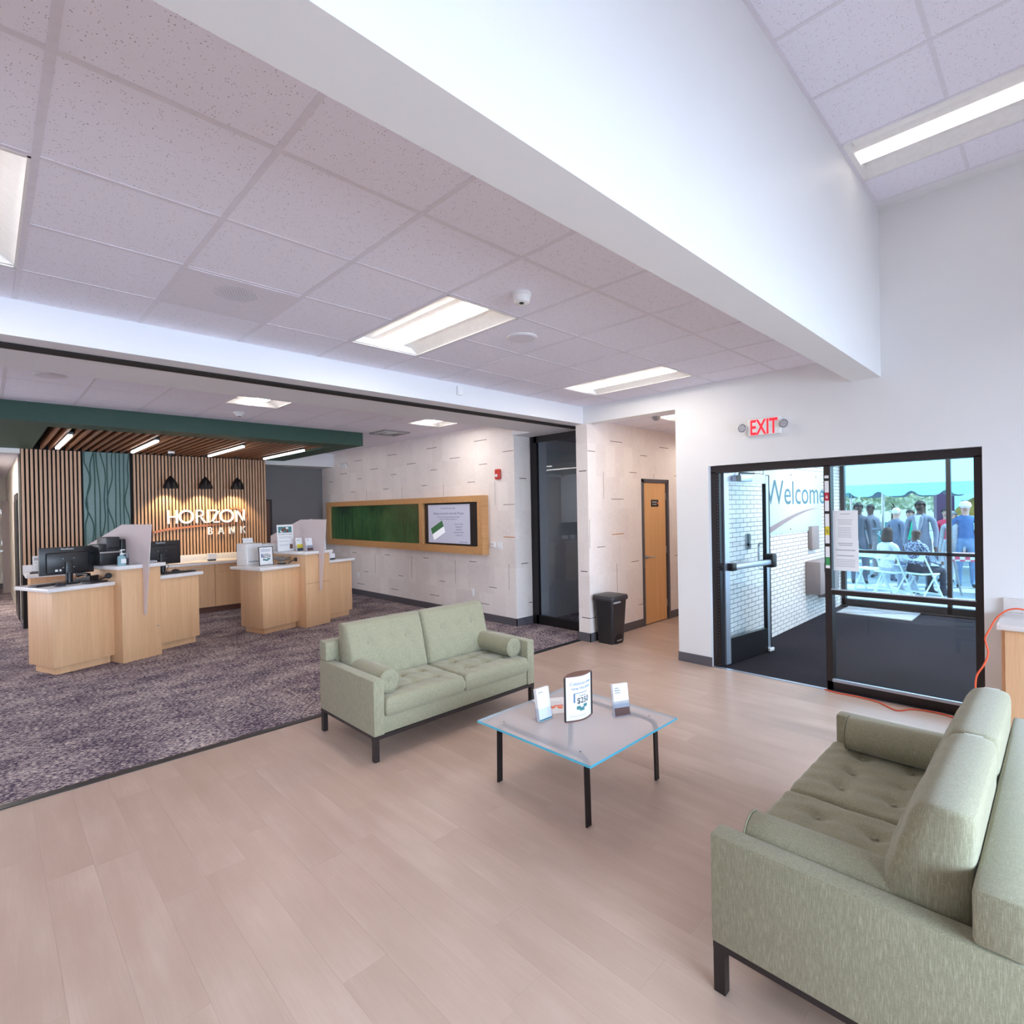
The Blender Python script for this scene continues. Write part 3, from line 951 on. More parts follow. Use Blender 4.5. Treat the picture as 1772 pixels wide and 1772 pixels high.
HD = [(5.48,2.42,5.63,2.42),(5.97,2.58,6.24,2.58),(7.21,2.58,7.47,2.58),(6.69,2.43,6.86,2.43),(6.41,2.18,6.59,2.18),(5.97,1.81,6.25,1.81),(5.64,1.19,5.81,1.19),(6.42,0.94,6.60,0.94),(6.59,0.32,6.69,0.32),(7.64,2.17,7.73,2.17),(7.61,0.94,7.72,0.94),(5.47,.30,5.66,.30),(5.80,2.16,5.80,1.82),(5.49,1.55,5.49,1.19),(6.07,0.94,6.07,0.56),(7.04,2.17,7.04,2.11)]
d1, d2 = MB(), MB()
for a, z0, b_, z1 in TVD:
    if abs(z0 - z1) < .05:
        z0 = z1 = (z0 + z1) / 2
    d1.box(5.5094, 5.511, min(a, b_) - .003, max(a, b_) + .003, min(z0, z1) - .0045, max(z0, z1) + .0045)
d2.box(5.5094, 5.511, 5.59, 5.83, 1.285, 1.299)
for a, b_, z_ in ((5.61, 5.76, 2.15), (5.62, 5.77, .90), (5.77, 5.84, .31)):
    d1.box(a, b_, 5.5794, 5.581, z_ - .006, z_ + .006)
o = d1.obj('printed_dash', 'dash', ws, smooth=False); stuff(o)
o = d2.obj('printed_dash', 'dash_orange', ws, smooth=False); o['label'] = 'orange printed dash'
d1, d2 = MB(), MB()
for a, z0, b_, z1 in HD:
    d1.box(min(a, b_) - .003, max(a, b_) + .003, HY - .0006, HY + .001, min(z0, z1) - .004, max(z0, z1) + .004)
d2.box(5.97, 6.25, HY - .0006, HY + .001, 1.334, 1.346)
for a, b_, z_ in ((4.24, 4.36, 2.17), (4.25, 4.36, .89), (HY, 4.35, .30)):
    d1.box(EX - .0006, EX + .001, a, b_, z_ - .006, z_ + .006)
o = d1.obj('printed_dash', 'dash', wh, smooth=False); stuff(o)
o = d2.obj('printed_dash', 'dash_orange', wh, smooth=False); o['label'] = 'orange printed dash'

# ---- dark glass panel (sliding wall) in the pocket
gp = struct(thing('window_1', '', '', (5.84, 0, 0)))
del gp['label']; del gp['category']
w = MB(); Y0, Y1 = 4.40, 5.50
w.box(0, .05, Y0, Y0 + .05, 0, BZ); w.box(0, .05, Y1 - .055, Y1 + .07, 0, BZ)
w.obj('window_stile', 'black', gp, smooth=False)
w = MB(); w.box(0, .05, Y0, Y1, 0, .13); w.box(0, .05, Y0, Y1, BZ - .09, BZ)
w.obj('window_rail', 'black', gp, smooth=False)
B('pane', (.02, .028, Y0 + .03, Y1 - .03, .1, BZ - .05), 'glass_dark', gp, smooth=False)

# ---- hall door
d = struct(thing('door_1', '', '', (6.70, HY, 0))); del d['label']; del d['category']
w = MB(); w.box(0, .05, -.012, .10, 0, 2.10); w.box(.69, .74, -.012, .10, 0, 2.10); w.box(0, .74, -.012, .10, 2.05, 2.10)
w.obj('door_frame', 'base', d, smooth=False)
B('door_leaf', (.05, .66, .006, .05, .01, 2.045), 'door_wood', d)
B('jamb_shadow', (.66, .69, .03, .09, 0, 2.05), 'black', d)  # black strip standing in for the dark shadow at the right jamb
h = MB(); h.cyl((.11, -.006, .975), .03, .012, 'y', 18); h.tube([(.11, -.006, .975), (.11, -.05, .975), (.13, -.056, .975), (.24, -.056, .972)], .010, 8)
h.obj('door_handle', 'steel', d)
for z_ in (.25, 1.05, 1.85):
    B('hinge', (.655, .668, -.002, .02, z_ - .05, z_ + .05), 'steel', d)
sg = B('door_sign', (.26, .45, -.004, .006, 1.70, 1.80), 'dark_bronze', d, r=.0018)
text('RESTROOM', .026, 'paper', sg, .335, -.0045, 1.757, sx=.9); text('ALL GENDER', .022, 'paper', sg, .335, -.0045, 1.725, sx=.9)
MB().cyl((.425, -.0048, 1.75), .016, .0006, 'y', 16).obj('symbol', 'orange_ink', sg)

# ================================================================== GLAZED ENTRANCE
FX = EX + .05
en = struct(thing('window_2', '', '', (FX, 0, 0))); del en['label']; del en['category']
ya, yb, ym_ = .447, 2.63, 1.545
B('window_head', (0, .10, ya, yb, 2.04, 2.11), 'dark_bronze', en, smooth=False)
for a, b_ in ((ya, ya + .055), (ym_ - .045, ym_ + .01), (yb - .055, yb)):
    B('window_stile', (0, .10, a, b_, 0, 2.05), 'dark_bronze', en, smooth=False)
B('window_rail', (.01, .09, ya, ym_, .868, .912), 'dark_bronze', en, smooth=False)
B('window_sill', (0, .10, ya, ym_, 0, .075), 'dark_bronze', en, smooth=False)
B('glazing_bead', (-.004, .02, ya + .05, ym_ - .04, .075, .10), 'alu', en, smooth=False)
B('glazing_bead', (-.004, .02, ya + .05, ym_ - .04, .912, .922), 'alu', en, smooth=False)
B('pane', (.045, .053, ya + .04, ym_ - .03, .07, .88), 'glass_door', en, smooth=False)
B('pane', (.045, .053, ya + .04, ym_ - .03, .90, 2.06), 'glass_door', en, smooth=False)
# continuous gear hinge beside the leaf
B('hinge_strip', (-.006, .10, yb - .09, yb - .055, 0, 2.04), 'black', en, smooth=False)
hd = MB()
for i in range(60):
    hd.cyl((-.009, yb - .072, .03 + i * .0335), .0025, .004, 'x', 6)
stuff(hd.obj('hinge_screw', 'steel', en, smooth=False))
# height strip and papers on the mullion
st = thing('height_strip', 'coloured height-marking strip on the dark door mullion', 'sticker', (FX - .002, 1.529, 0), -90)
for z0, z1, mt in ((1.93, 1.955, 'paper'), (1.80, 1.905, 'paper'), (1.725, 1.80, 'red_ink'), (1.63, 1.725, 'paper'), (1.49, 1.605, 'paper'), (1.41, 1.49, 'yellow_ink'), (1.335, 1.41, 'paper'), (1.21, 1.305, 'paper'), (1.135, 1.21, 'green_ink'), (1.108, 1.135, 'paper')):
    B('strip_band', (-.017, .017, -.001, .001, z0, z1), mt, st, smooth=False)
text('6', .045, 'paper', st, 0, -.0012, 1.745)
text('5', .045, 'ink', st, 0, -.0012, 1.43)
sh = thing('paper_notice', 'pair of white printed notices taped one above the other on glass', 'notice', (FX + .04, 1.395, 1.36), -90)
B('sheet', (-.098, .100, -.003, -.002, .002, .274), 'paper', sh, smooth=False)
B('sheet', (-.097, .103, -.004, -.003, -.272, .004), 'paper', sh, smooth=False)
mb = lines_mb(1, -.04, .04, -.0035, .245, .01, .006)
lines_mb(3, -.06, .06, -.0035, .19, .018, .005, mb=mb); lines_mb(7, -.06, .05, -.0035, .12, .014, .004, seed=3, mb=mb)
lines_mb(2, -.06, .06, -.0045, -.02, .016, .008, mb=mb); lines_mb(1, -.08, .08, -.0045, -.08, .016, .009, mb=mb); lines_mb(1, -.07, .07, -.0045, -.13, .016, .009, mb=mb)
lines_mb(5, -.085, .085, -.0045, -.17, .015, .004, seed=5, mb=mb)
mb.obj('printed_lines', 'grey_ink', sh, smooth=False)

# open door leaf
lf = struct(thing('door_5', '', '', (5.60, 2.545, 0), -7.5)); del lf['label']; del lf['category']
L = .93
for a, b_ in ((0, .085), (L - .085, L)):
    B('door_stile', (a, b_, -.0225, .0225, .012, 2.04), 'alu' if a == 0 else 'black', lf, smooth=False)
B('door_stile_face', (L - .083, L - .03, -.0245, -.0225, .014, 2.03), 'alu', lf, smooth=False)
B('door_top_rail', (.085, L - .085, -.0225, .0225, 1.94, 2.04), 'alu', lf, smooth=False)
B('door_kick_rail', (.085, L - .085, -.0225, .0225, .012, .28), 'black', lf, smooth=False)
B('pane', (.08, L - .08, -.004, .004, .27, 1.95), 'glass_door', lf, smooth=False)
pb = MB(); pb.rbox(.10, L - .05, -.095, -.045, 1.015, 1.075, r=.012); pb.obj('push_bar', 'alu', lf)
pb = MB(); pb.rbox(.03, .12, -.09, -.02, 1.005, 1.085, r=.008); pb.rbox(L - .12, L - .01, -.11, -.02, .98, 1.14, r=.02); pb.obj('push_bar_bracket', 'black', lf)
MB().tube([(L - .06, .03, 1.25), (L - .06, .075, 1.25), (L - .06, .085, 1.22), (L - .06, .085, .98), (L - .06, .075, .95), (L - .06, .03, .95)], .012, 8).obj('pull_handle', 'steel', lf)
cl = MB(); cl.rbox(.16, .48, -.075, -.0225, 1.955, 2.02, r=.008); cl.obj('door_closer', 'alu', lf)
MB().box(.16, .24, -.078, -.074, 1.955, 2.02).obj('closer_cap', 'black', lf)
MB().tube([(.25, -.05, 2.02), (.25, -.05, 2.045), (.6, -.03, 2.05)], .008, 6).obj('closer_arm', 'black', lf)
MB().rbox(L - .09, L + .01, -.05, -.02, .012, .05, r=.006).obj('door_stop', 'white_plastic', lf)

# brick wall of the vestibule
bk = struct(B('wall_brick', (EX + .16, 10.28, 2.6385, 2.86, 0, 3.0), 'mortar'))
BW, BH = .2032, .0533
one = MB().box(.0055, BW - .0055, 2.636, 2.65, .0035, BH - .0035).mesh('brick', 'brick', False)
half = MB().box(.0055, BW / 2 - .0055, 2.636, 2.65, .0035, BH - .0035).mesh('brick', 'brick', False)
far = MB()
nb = 0
X0 = EX + .17
for r_ in range(56):
    z_ = .002 + r_ * BH
    x_ = X0 + (0 if r_ % 2 else -BW / 2)
    while x_ < 10.24:
        isb = x_ >= X0 - .001 and x_ + BW < 10.28
        near = 6.2 < x_ < 7.85 and z_ < 2.0 and nb < 298
        if near and isb:
            mobj('brick', one, bk, (x_, 0, z_)); nb += 1
        else:
            a = max(x_, X0); b_ = min(x_ + BW, 10.28)
            if b_ - a > .02:
                far.box(a + .0055, b_ - .0055, 2.636, 2.65, z_ + .0035, z_ + BH - .0035)
        x_ += BW
stuff(far.obj('brick_field', 'brick', bk, smooth=False))

t = thing('welcome_board', 'pale blue Welcome board screwed to the white brick wall', 'sign', (8.05, 2.636, 1.73))
B('board', (-1.10, 1.16, -.012, 0, -.42, .42), 'banner', t, r=.003)
text('Welcome', .46, 'welcome_ink', t, .13, -.0125, -.03, sx=1.30)
sw_ = []
for i in range(13):
    q = i / 12
    x_ = -1.0 + 2.0 * q
    sw_.append((x_, -.33 + .235 * math.sin(q * PI * .5)))
low = [(p[0] + .02, p[1] - .075 * (1 - i / 12) - .002) for i, p in enumerate(sw_)]
MB().prism((sw_ + low[::-1])[::-1], -.0135, -.0115, 'y').obj('swoosh', 'taupe_ink', t, smooth=False)
for a, b_ in ((-.15, .37), (.9, .37), (-.2, -.37), (.9, -.37)):
    MB().cyl((a, -.016, b_), .012, .006, 'y', 10).obj('screw', 'dark_plastic', t)
t = thing('wall_heater', 'taupe metal cabinet heater hung low on the brick wall', 'heater', (8.9, 2.636, .62))
B('heater_case', (-.45, .45, -.20, 0, -.22, .25), 'heater', t, r=.012)
for a in (-.28, .02):
    mb = MB()
    for i in range(6):
        mb.box(a, a + .25, -.206, -.198, .10 + i * .022, .112 + i * .022)
    mb.obj('air_grille', 'dark_plastic', t, smooth=False)
B('heater_foot', (.1, .42, -.12, 0, -.33, -.22), 'heater', t)
t = thing('wall_switch_box', 'tall narrow taupe box on the brick above the heater', 'switch', (8.75, 2.636, 1.2))
B('switch_box', (-.16, .16, -.06, 0, -.17, .17), 'heater', t, r=.008)
t = thing('card_reader', 'small black reader seen through the open door glass', 'reader', (6.45, 2.636, 1.27))
B('reader_plate', (-.06, .06, -.01, 0, -.09, .09), 'grey_plastic', t, r=.003)
B('reader_body', (-.035, .02, -.035, -.01, -.09, .09), 'black_plastic', t, r=.006)

# outer storefront
OX = 10.2
so = struct(thing('window_3', '', '', (OX, 0, 0))); del so['label']; del so['category']
for a in (2.57, 1.19, -.2, -1.6):
    B('window_stile', (0, .10, a, a + .055, 0, 3.0), 'dark_bronze', so, smooth=False)
for a in ((0, .05), (.885, .93), (2.6, 2.66)):
    B('window_rail', (0, .10, -1.6, 2.62, a[0] if a[0] else .0, a[1] if a[0] else .115), 'dark_bronze', so, smooth=False)
B('window_sill', (-.12, 0, -1.6, 2.62, 0, .02), 'dark_bronze', so, smooth=False)
for a in (-1.55, -.15, 1.24):
    B('pane', (.04, .048, a, a + 1.34, .11, .89), 'glass_outer', so, smooth=False)
    B('pane', (.04, .048, a, a + 1.34, .93, 2.6), 'glass_outer', so, smooth=False)
struct(B('ceiling_vestibule', (EX + .15, 10.4, -1.7, 2.86, 3.0, 3.1), 'white_wall'))
sv_ = struct(thing('window_4', '', '', (0, -1.66, 0))); del sv_['label']; del sv_['category']
for a in (EX + .15, 7.1, 8.65, 10.2):
    B('window_stile', (a, a + .055, 0, .10, 0, 3.0), 'dark_bronze', sv_, smooth=False)
B('window_rail', (EX + .15, 10.25, 0, .1, 0, .12), 'dark_bronze', sv_, smooth=False)
B('pane', (EX + .2, 10.2, .04, .048, .11, 2.98), 'glass_door', sv_, smooth=False)
t = thing('boot_tray', 'flat grey mat ramp by the outer glass', 'mat', (9.75, 2.0, 0))
B('mat', (-.35, .35, -.45, .5, 0, .02), 'grey_plastic', t, r=.005)

# ================================================================== WALL ITEMS
t = thing('exit_sign', 'white EXIT sign with red letters and two emergency lamp heads', 'sign', (EX, 2.045, 2.46), -90)
B('sign_housing', (-.155, .155, -.045, 0, -.085, .085), 'white_plastic', t, r=.012)
text('EXIT', .205, 'exit_red', t, 0, -.0455, -.073, sx=.62, bold=.004)
for s in (-1, 1):
    h_ = MB(); h_.lathe([(0, .0), (.026, .002), (.038, .02), (.040, .045)], 20, T=Matrix.Translation((s * .195, -.03, .0)) @ Matrix.Rotation(R(90), 4, 'X'))
    lh = h_.obj('lamp_head', 'white_plastic', t)
    MB().cyl((s * .195, -.078, 0), .032, .006, 'y', 20).obj('lens', 'grey_ink', lh)
t = thing('fire_alarm', 'red fire alarm strobe on the patterned wall', 'alarm', (5.51, 5.91, 2.225), -90)
B('alarm_body', (-.06, .06, -.035, 0, -.078, .078), 'red', t, r=.018)
MB().lathe([(0, .02), (.02, .014), (.026, 0)], 14, T=Matrix.Translation((-.015, -.035, -.02)) @ Matrix.Rotation(R(90), 4, 'X')).obj('strobe_lens', 'paper', t)
t = thing('emergency_light', 'white twin-head emergency light high on the screen wall', 'light', (5.51, 10.67, 2.68), -90)
B('light_case', (-.10, .10, -.05, 0, -.06, .02), 'white_plastic', t, r=.02)
for s in (-1, 1):
    MB().lathe([(0, 0), (.03, .004), (.045, .03), (.047, .05)], 16, T=Matrix.Translation((s * .09, -.03, .02)) @ Matrix.Rotation(R(90), 4, 'X')).obj('lamp_head', 'white_plastic', t)
t = thing('light_switch', 'white double rocker switch plate right of the wooden screen frame', 'switch', (5.51, 5.915, 1.16), -90)
B('switch_plate', (-.058, .058, -.006, 0, -.06, .06), 'white_plastic', t, r=.002)
for s in (-1, 1):
    B('rocker', (s * .025 - .014, s * .025 + .014, -.010, -.006, -.032, .032), 'paper', t, r=.0015)
t = thing('thermostat', 'small white control box left of the rocker switches', 'thermostat', (5.51, 6.045, 1.17), -90)
B('thermostat_body', (-.05, .05, -.035, 0, -.04, .04), 'white_plastic', t, r=.006)
B('display', (-.03, .03, -.037, -.034, .0, .02), 'grey_ink', t)
for y_, lb in ((10.21, 'white outlet low on the wall beside the right teller desk'), (6.57, 'white outlet low on the wall behind the left sofa')):
    t = thing('wall_outlet', lb, 'outlet', (5.51, y_, .40), -90, 'outlets low on the screen wall')
    B('outlet_plate', (-.037, .037, -.006, 0, -.06, .06), 'white_plastic', t, r=.002)
    for s in (-1, 1):
        B('socket', (-.016, .016, -.008, -.006, s * .024 - .013, s * .024 + .013), 'paper', t)
t = thing('wall_outlet', 'black outlet low on the corridor wall behind the bin', 'outlet', (5.62, HY, .33))
B('outlet_plate', (-.035, .035, -.006, 0, -.055, .055), 'grey_plastic', t, r=.002)
B('socket', (-.016, .016, -.008, -.006, -.013, .013), 'dark_plastic', t)

# framed display on screen wall (faces -X; local -Y is towards the room)
t = thing('display_frame', 'long maple wall frame holding a green panel and a screen', 'frame', (5.51, 8.745, 1.47), -90)
FW, FZ0, FZ1, FD = 2.585, -.455, .45, -.13
fz = MB()
B('frame_top', (-FW, FW, FD, 0, .355, FZ1), 'maple_x', t, smooth=False)
B('frame_bottom', (-FW, FW, FD, 0, FZ0, -.335), 'maple_x', t, smooth=False)
B('frame_side', (-FW, -FW + .13, FD + .0005, 0, -.335, .355), 'maple_x', t, smooth=False)
B('frame_side', (FW - .11, FW, FD + .0005, 0, -.335, .355), 'maple_x', t, smooth=False)
B('frame_divider', (.93, 1.03, FD + .0005, 0, -.335, .355), 'maple_x', t, smooth=False)
B('recess_back', (1.0, FW - .05, -.02, -.005, -.34, .36), 'black', t, smooth=False)
gpn = B('grass_panel', (-FW + .1, .95, -.075, -.06, -.34, .36), 'grass_panel', t, smooth=False)
rr = random.Random(4)
bl = MB()
for i in range(150):
    x_ = -FW + .14 + rr.random() * (FW + .78)
    h0 = -.33; hh = .25 + rr.random() * .42; lean = (rr.random() - .5) * .10
    bl.tube([(x_, -.077, h0), (x_ + lean * .3, -.078, h0 + hh * .5), (x_ + lean, -.077, min(.34, h0 + hh))], .002, 4)
stuff(bl.obj('grass_blade', P('grass_blade', (0.09, 0.20, 0.07), .4), gpn, smooth=False))
tv = thing('television', 'wall screen in the right bay of the maple frame showing a card slide', 'television', (5.51 - .065, 6.98, 1.47), -90)
B('screen_body', (-.70, .72, -.03, .03, -.325, .345), 'black_plastic', tv, r=.006)
B('screen_panel', (-.69, .71, -.0315, -.0295, -.32, .335), 'black', tv)
slide = B('slide', (-.60, .50, -.0325, -.0312, -.305, .325), 'screen_on', tv, smooth=False)
M['ink_dim'] = emit('slide_ink', (0.10, 0.10, 0.20), 0.3)
text('Earn more for your savings', .034, 'ink_dim', slide, -.05, -.0328, .255)
text('Helping you grow for more than 70 years', .052, 'ink_dim', slide, -.05, -.0328, .165, sx=.92)
text('Open an account today and enjoy banking made simple', .026, 'ink_dim', slide, -.05, -.0328, .115)
text('close to home, wherever you happen to be', .026, 'ink_dim', slide, -.05, -.0328, .08)
for i, s in enumerate(('Rates as of today', 'Checking 0.25', 'Savings 0.50', 'Money Market 0.75', '12 Month 1.10')):
    text(s, .03, 'ink_dim', slide, .22, -.0328, 0 - i * .045)
text('Ask us for details', .028, 'ink_dim', slide, .33, -.0328, -.285)
cr = Matrix.Translation((-.33, -.0330, -.10)) @ Matrix.Rotation(R(-24), 4, 'Y')
M['card_green'] = emit('card_green', (0.03, 0.12, 0.05), 0.35)
M['card_white'] = emit('card_white', (0.60, 0.62, 0.68), 0.6)
MB().box(-.17, .17, -.001, 0, .0, .105, 0, cr).box(-.17, .17, -.001, 0, -.105, 0, 1, cr).obj('bank_card', ['card_green', 'card_white'], slide, smooth=False)

# ---- wall lettering on the slats
YS = SLY - .047
lg = thing('wall_logo', 'white HORIZON BANK letters with copper swoosh on the slats', 'sign', (2.10, YS, 1.55))
H_ = .243
LD = .035
Tz = Matrix.Identity(4)


def ring(mb, cx, cz, ro, ri, rx=1.0, a0=0, a1=360, n=28, d=LD):
    pts = []
    full = abs(a1 - a0) >= 360
    m_ = n if full else n + 1
    vs = []
    for i in range(m_):
        a = R(a0 + (a1 - a0) * i / n)
        for (r_) in (ro, ri):
            for y_ in (-d, 0):
                vs.append((cx + r_ * rx * math.cos(a) if r_ == ro else cx + (ro * rx - (ro - ri)) * math.cos(a), y_, cz + r_ * math.sin(a)))
    fs = []
    for i in range(n):
        j = (i + 1) % m_
        a_, b2 = i * 4, j * 4
        fs += [(a_, b2, b2 + 2, a_ + 2), (a_ + 1, a_ + 3, b2 + 3, b2 + 1), (a_, a_ + 1, b2 + 1, b2), (a_ + 2, b2 + 2, b2 + 3, a_ + 3)]
    if not full:
        fs += [(0, 2, 3, 1), (4 * n, 4 * n + 1, 4 * n + 3, 4 * n + 2)]
    mb.add(vs, fs)


def bar(mb, x0, z0, x1, z1, w_, d=LD):
    """slanted stroke with horizontal ends"""
    mb.prism([(x0 - w_ / 2, z0), (x0 + w_ / 2, z0), (x1 + w_ / 2, z1), (x1 - w_ / 2, z1)], -d, 0, 'y')


def letter(ch, x, w_, z, h, s, d=LD):
    mb = MB()
    if ch == 'H':
        mb.box(x, x + s, -d, 0, z, z + h); mb.box(x + w_ - s, x + w_, -d, 0, z, z + h); mb.box(x + s, x + w_ - s, -d, 0, z + h * .45, z + h * .45 + s * .8)
    elif ch == 'O':
        ring(mb, x + w_ / 2, z + h / 2, h / 2 + .005, h / 2 + .005 - s, w_ / h, d=d)
    elif ch == 'I':
        mb.box(x, x + s, -d, 0, z, z + h)
    elif ch == 'Z':
        mb.box(x, x + w_, -d, 0, z, z + s * .7); mb.box(x, x + w_, -d, 0, z + h - s * .7, z + h); bar(mb, x + s * .6, z, x + w_ - s * .6, z + h, s * 1.2, d)
    elif ch == 'N':
        mb.box(x, x + s, -d, 0, z, z + h); mb.box(x + w_ - s, x + w_, -d, 0, z, z + h); bar(mb, x + w_ - s * .55, z, x + s * .55, z + h, s * 1.1, d)
    elif ch in 'RB':
        mb.box(x, x + s, -d, 0, z, z + h)
        q = h * .27
        mb.box(x + s, x + w_ * .45, -d, 0, z + h - s * .7, z + h); mb.box(x + s, x + w_ * .45, -d, 0, z + h - 2 * q, z + h - 2 * q + s * .7)
        ring(mb, x + w_ * .42, z + h - q, q, q - s * .75, 1.0, -90, 90, 14, d)
        if ch == 'R':
            bar(mb, x + w_ * .97, z, x + w_ * .45, z + h - 2 * q + s * .3, s * 1.1, d)
        else:
            ring(mb, x + w_ * .45, z + (h - 2 * q) / 2 + s * .2, (h - 2 * q) / 2 + s * .2, (h - 2 * q) / 2 - s * .55, 1.15, -90, 90, 14, d)
            mb.box(x + s, x + w_ * .5, -d, 0, z, z + s * .7)
    elif ch == 'A':
        bar(mb, x + s * .55, z, x + w_ / 2, z + h, s, d); bar(mb, x + w_ - s * .55, z, x + w_ / 2, z + h, s, d); mb.box(x + w_ * .25, x + w_ * .75, -d, 0, z + h * .28, z + h * .28 + s * .7)
    elif ch == 'K':
        mb.box(x, x + s, -d, 0, z, z + h); bar(mb, x + s * .9, z + h * .40, x + w_ * .82, z + h, s, d); bar(mb, x + w_ - s * .5, z, x + w_ * .42, z + h * .62, s, d)
    o_ = mb.obj('letter', 'white_letter', lg, smooth=False)
    return o_


for ch, x0, x1 in (('H', .232, .398), ('O', .411, .650), ('R', .681, .845), ('I', .868, .906), ('Z', .923, 1.09), ('O', 1.082, 1.331), ('N', 1.356, 1.53)):
    letter(ch, x0, x1 - x0, .002, H_, .036)
for ch, x0, x1 in (('B', .879, .962), ('A', 1.044, 1.16), ('N', 1.242, 1.343), ('K', 1.440, 1.544)):
    letter(ch, x0, x1 - x0, -.218, .138, .026)
sp = [(.002, -.123), (.263, -.070), (.675, -.038), (1.113, -.016), (1.614, -.013)]
lp = [(1.614, -.017), (1.113, -.034), (.675, -.075), (.263, -.110), (.040, -.160)]
MB().prism([(a, b_) for a, b_ in lp[::-1]] + [(a, b_) for a, b_ in sp[::-1]], -.02, -.002, 'y').obj('swoosh', 'copper', lg, smooth=False)
arc_o = [(1.25, .245), (1.30, .275), (1.359, .284), (1.42, .270), (1.48, .232), (1.53, .175), (1.57, .11), (1.60, .045)]
MB().prism([(a, b_) for a, b_ in arc_o[::-1]] + [(a - .004 - .012 * (i / 7), b_ - .022) for i, (a, b_) in enumerate(arc_o)], -.016, -.004, 'y').obj('swoosh', 'copper', lg, smooth=False)

# pendants
pp = None
for i, (px_, lb) in enumerate(((2.33, 'left black dome lamp above the wall lettering'), (2.87, 'middle black dome lamp above the wall lettering'), (3.41, 'right black dome lamp above the wall lettering'))):
    if pp is None:
        t = thing('dome_lamp', lb, 'lamp', (px_, 10.82, 2.17), 0, 'black dome lamps over the lettering')
        MB().lathe([(.012, .215), (.018, .20), (.05, .17), (.085, .12), (.112, .05), (.122, 0), (.119, 0), (.108, .05), (.08, .117), (.045, .163), (.012, .19)], 28).obj('lamp_shade', 'black', t)
        mb = MB()
        for k in range(10):
            a = 2 * PI * k / 10
            mb.box(-.003, .003, .0, .035, .0, .004, 0, Matrix.Translation((.118 * math.cos(a), .118 * math.sin(a), .03)) @ Matrix.Rotation(a, 4, 'Z') @ Matrix.Rotation(R(100), 4, 'Y'))
        MB().cyl((0, 0, .21), .004, .385, n=8).obj('cord', 'black', t)
        MB().cyl((0, 0, .57), .05, .028, n=18).obj('canopy', 'black', t)
        MB().lathe([(0, .035), (.02, .045), (.028, .07), (.018, .10), (0, .12)], 14).obj('bulb', emit('bulb_glow', (1, .78, .45), 6), t)
        pp = t
    else:
        t = copy_thing(pp, (px_, 10.82, 2.17), 0, lb)
    d_ = bpy.data.lights.new('pendant_glow', 'SPOT'); d_.energy = 30; d_.color = (1, .74, .40); d_.spot_size = R(88); d_.spot_blend = .5; d_.shadow_soft_size = .03
    o_ = bpy.data.objects.new('pendant_glow', d_); COL.objects.link(o_); o_.location = (px_, 10.86, 2.19); o_.rotation_euler = (R(24), 0, 0)

# ================================================================== BACK COUNTER
def handle(parent, x, y, z, l=.12):
    mb = MB(); mb.box(x - l / 2, x + l / 2, y - .028, y - .018, z - .005, z + .005)
    mb.box(x - l / 2 + .005, x - l / 2 + .013, y - .02, y, z - .004, z + .004); mb.box(x + l / 2 - .013, x + l / 2 - .005, y - .02, y, z - .004, z + .004)
    return mb.obj('handle', 'steel', parent, smooth=False)


xa = .47
cabs = [.60, .60, .60, .60, .60, .55]
for i, cw in enumerate(cabs):
    t = thing('base_cabinet', 'maple base cabinet under the slat wall, %s from the left' % ['first', 'second', 'third', 'fourth', 'fifth', 'sixth'][i], 'cabinet', (xa, 10.40, 0), 0, 'base cabinets under the slat wall')
    B('cabinet_body', (0, cw, .01, .70, .10, .84), 'maple', t, smooth=False)
    B('toe_kick', (0, cw, .07, .70, 0, .10), 'brown_ink', t, smooth=False)
    if i % 2 == 0:
        dr = B('drawer', (.003, cw - .003, -.012, .01, .70, .838), 'maple', t, smooth=False); handle(dr, cw / 2, -.012, .78)
        B('door', (.003, cw - .003, -.012, .01, .105, .695), 'maple', t, smooth=False)
    else:
        dr = B('door', (.003, cw - .003, -.012, .01, .105, .838), 'maple', t, smooth=False); handle(dr, cw / 2, -.012, .79)
    xa += cw + .002
t = thing('countertop', 'long white quartz countertop along the slat wall', 'countertop', (.42, 10.36, .84))
B('slab', (0, 3.63, 0, .79, 0, .035), 'quartz', t, r=.003)
B('backsplash', (0, 3.63, .755, .79, .035, .14), 'quartz', t, r=.002)

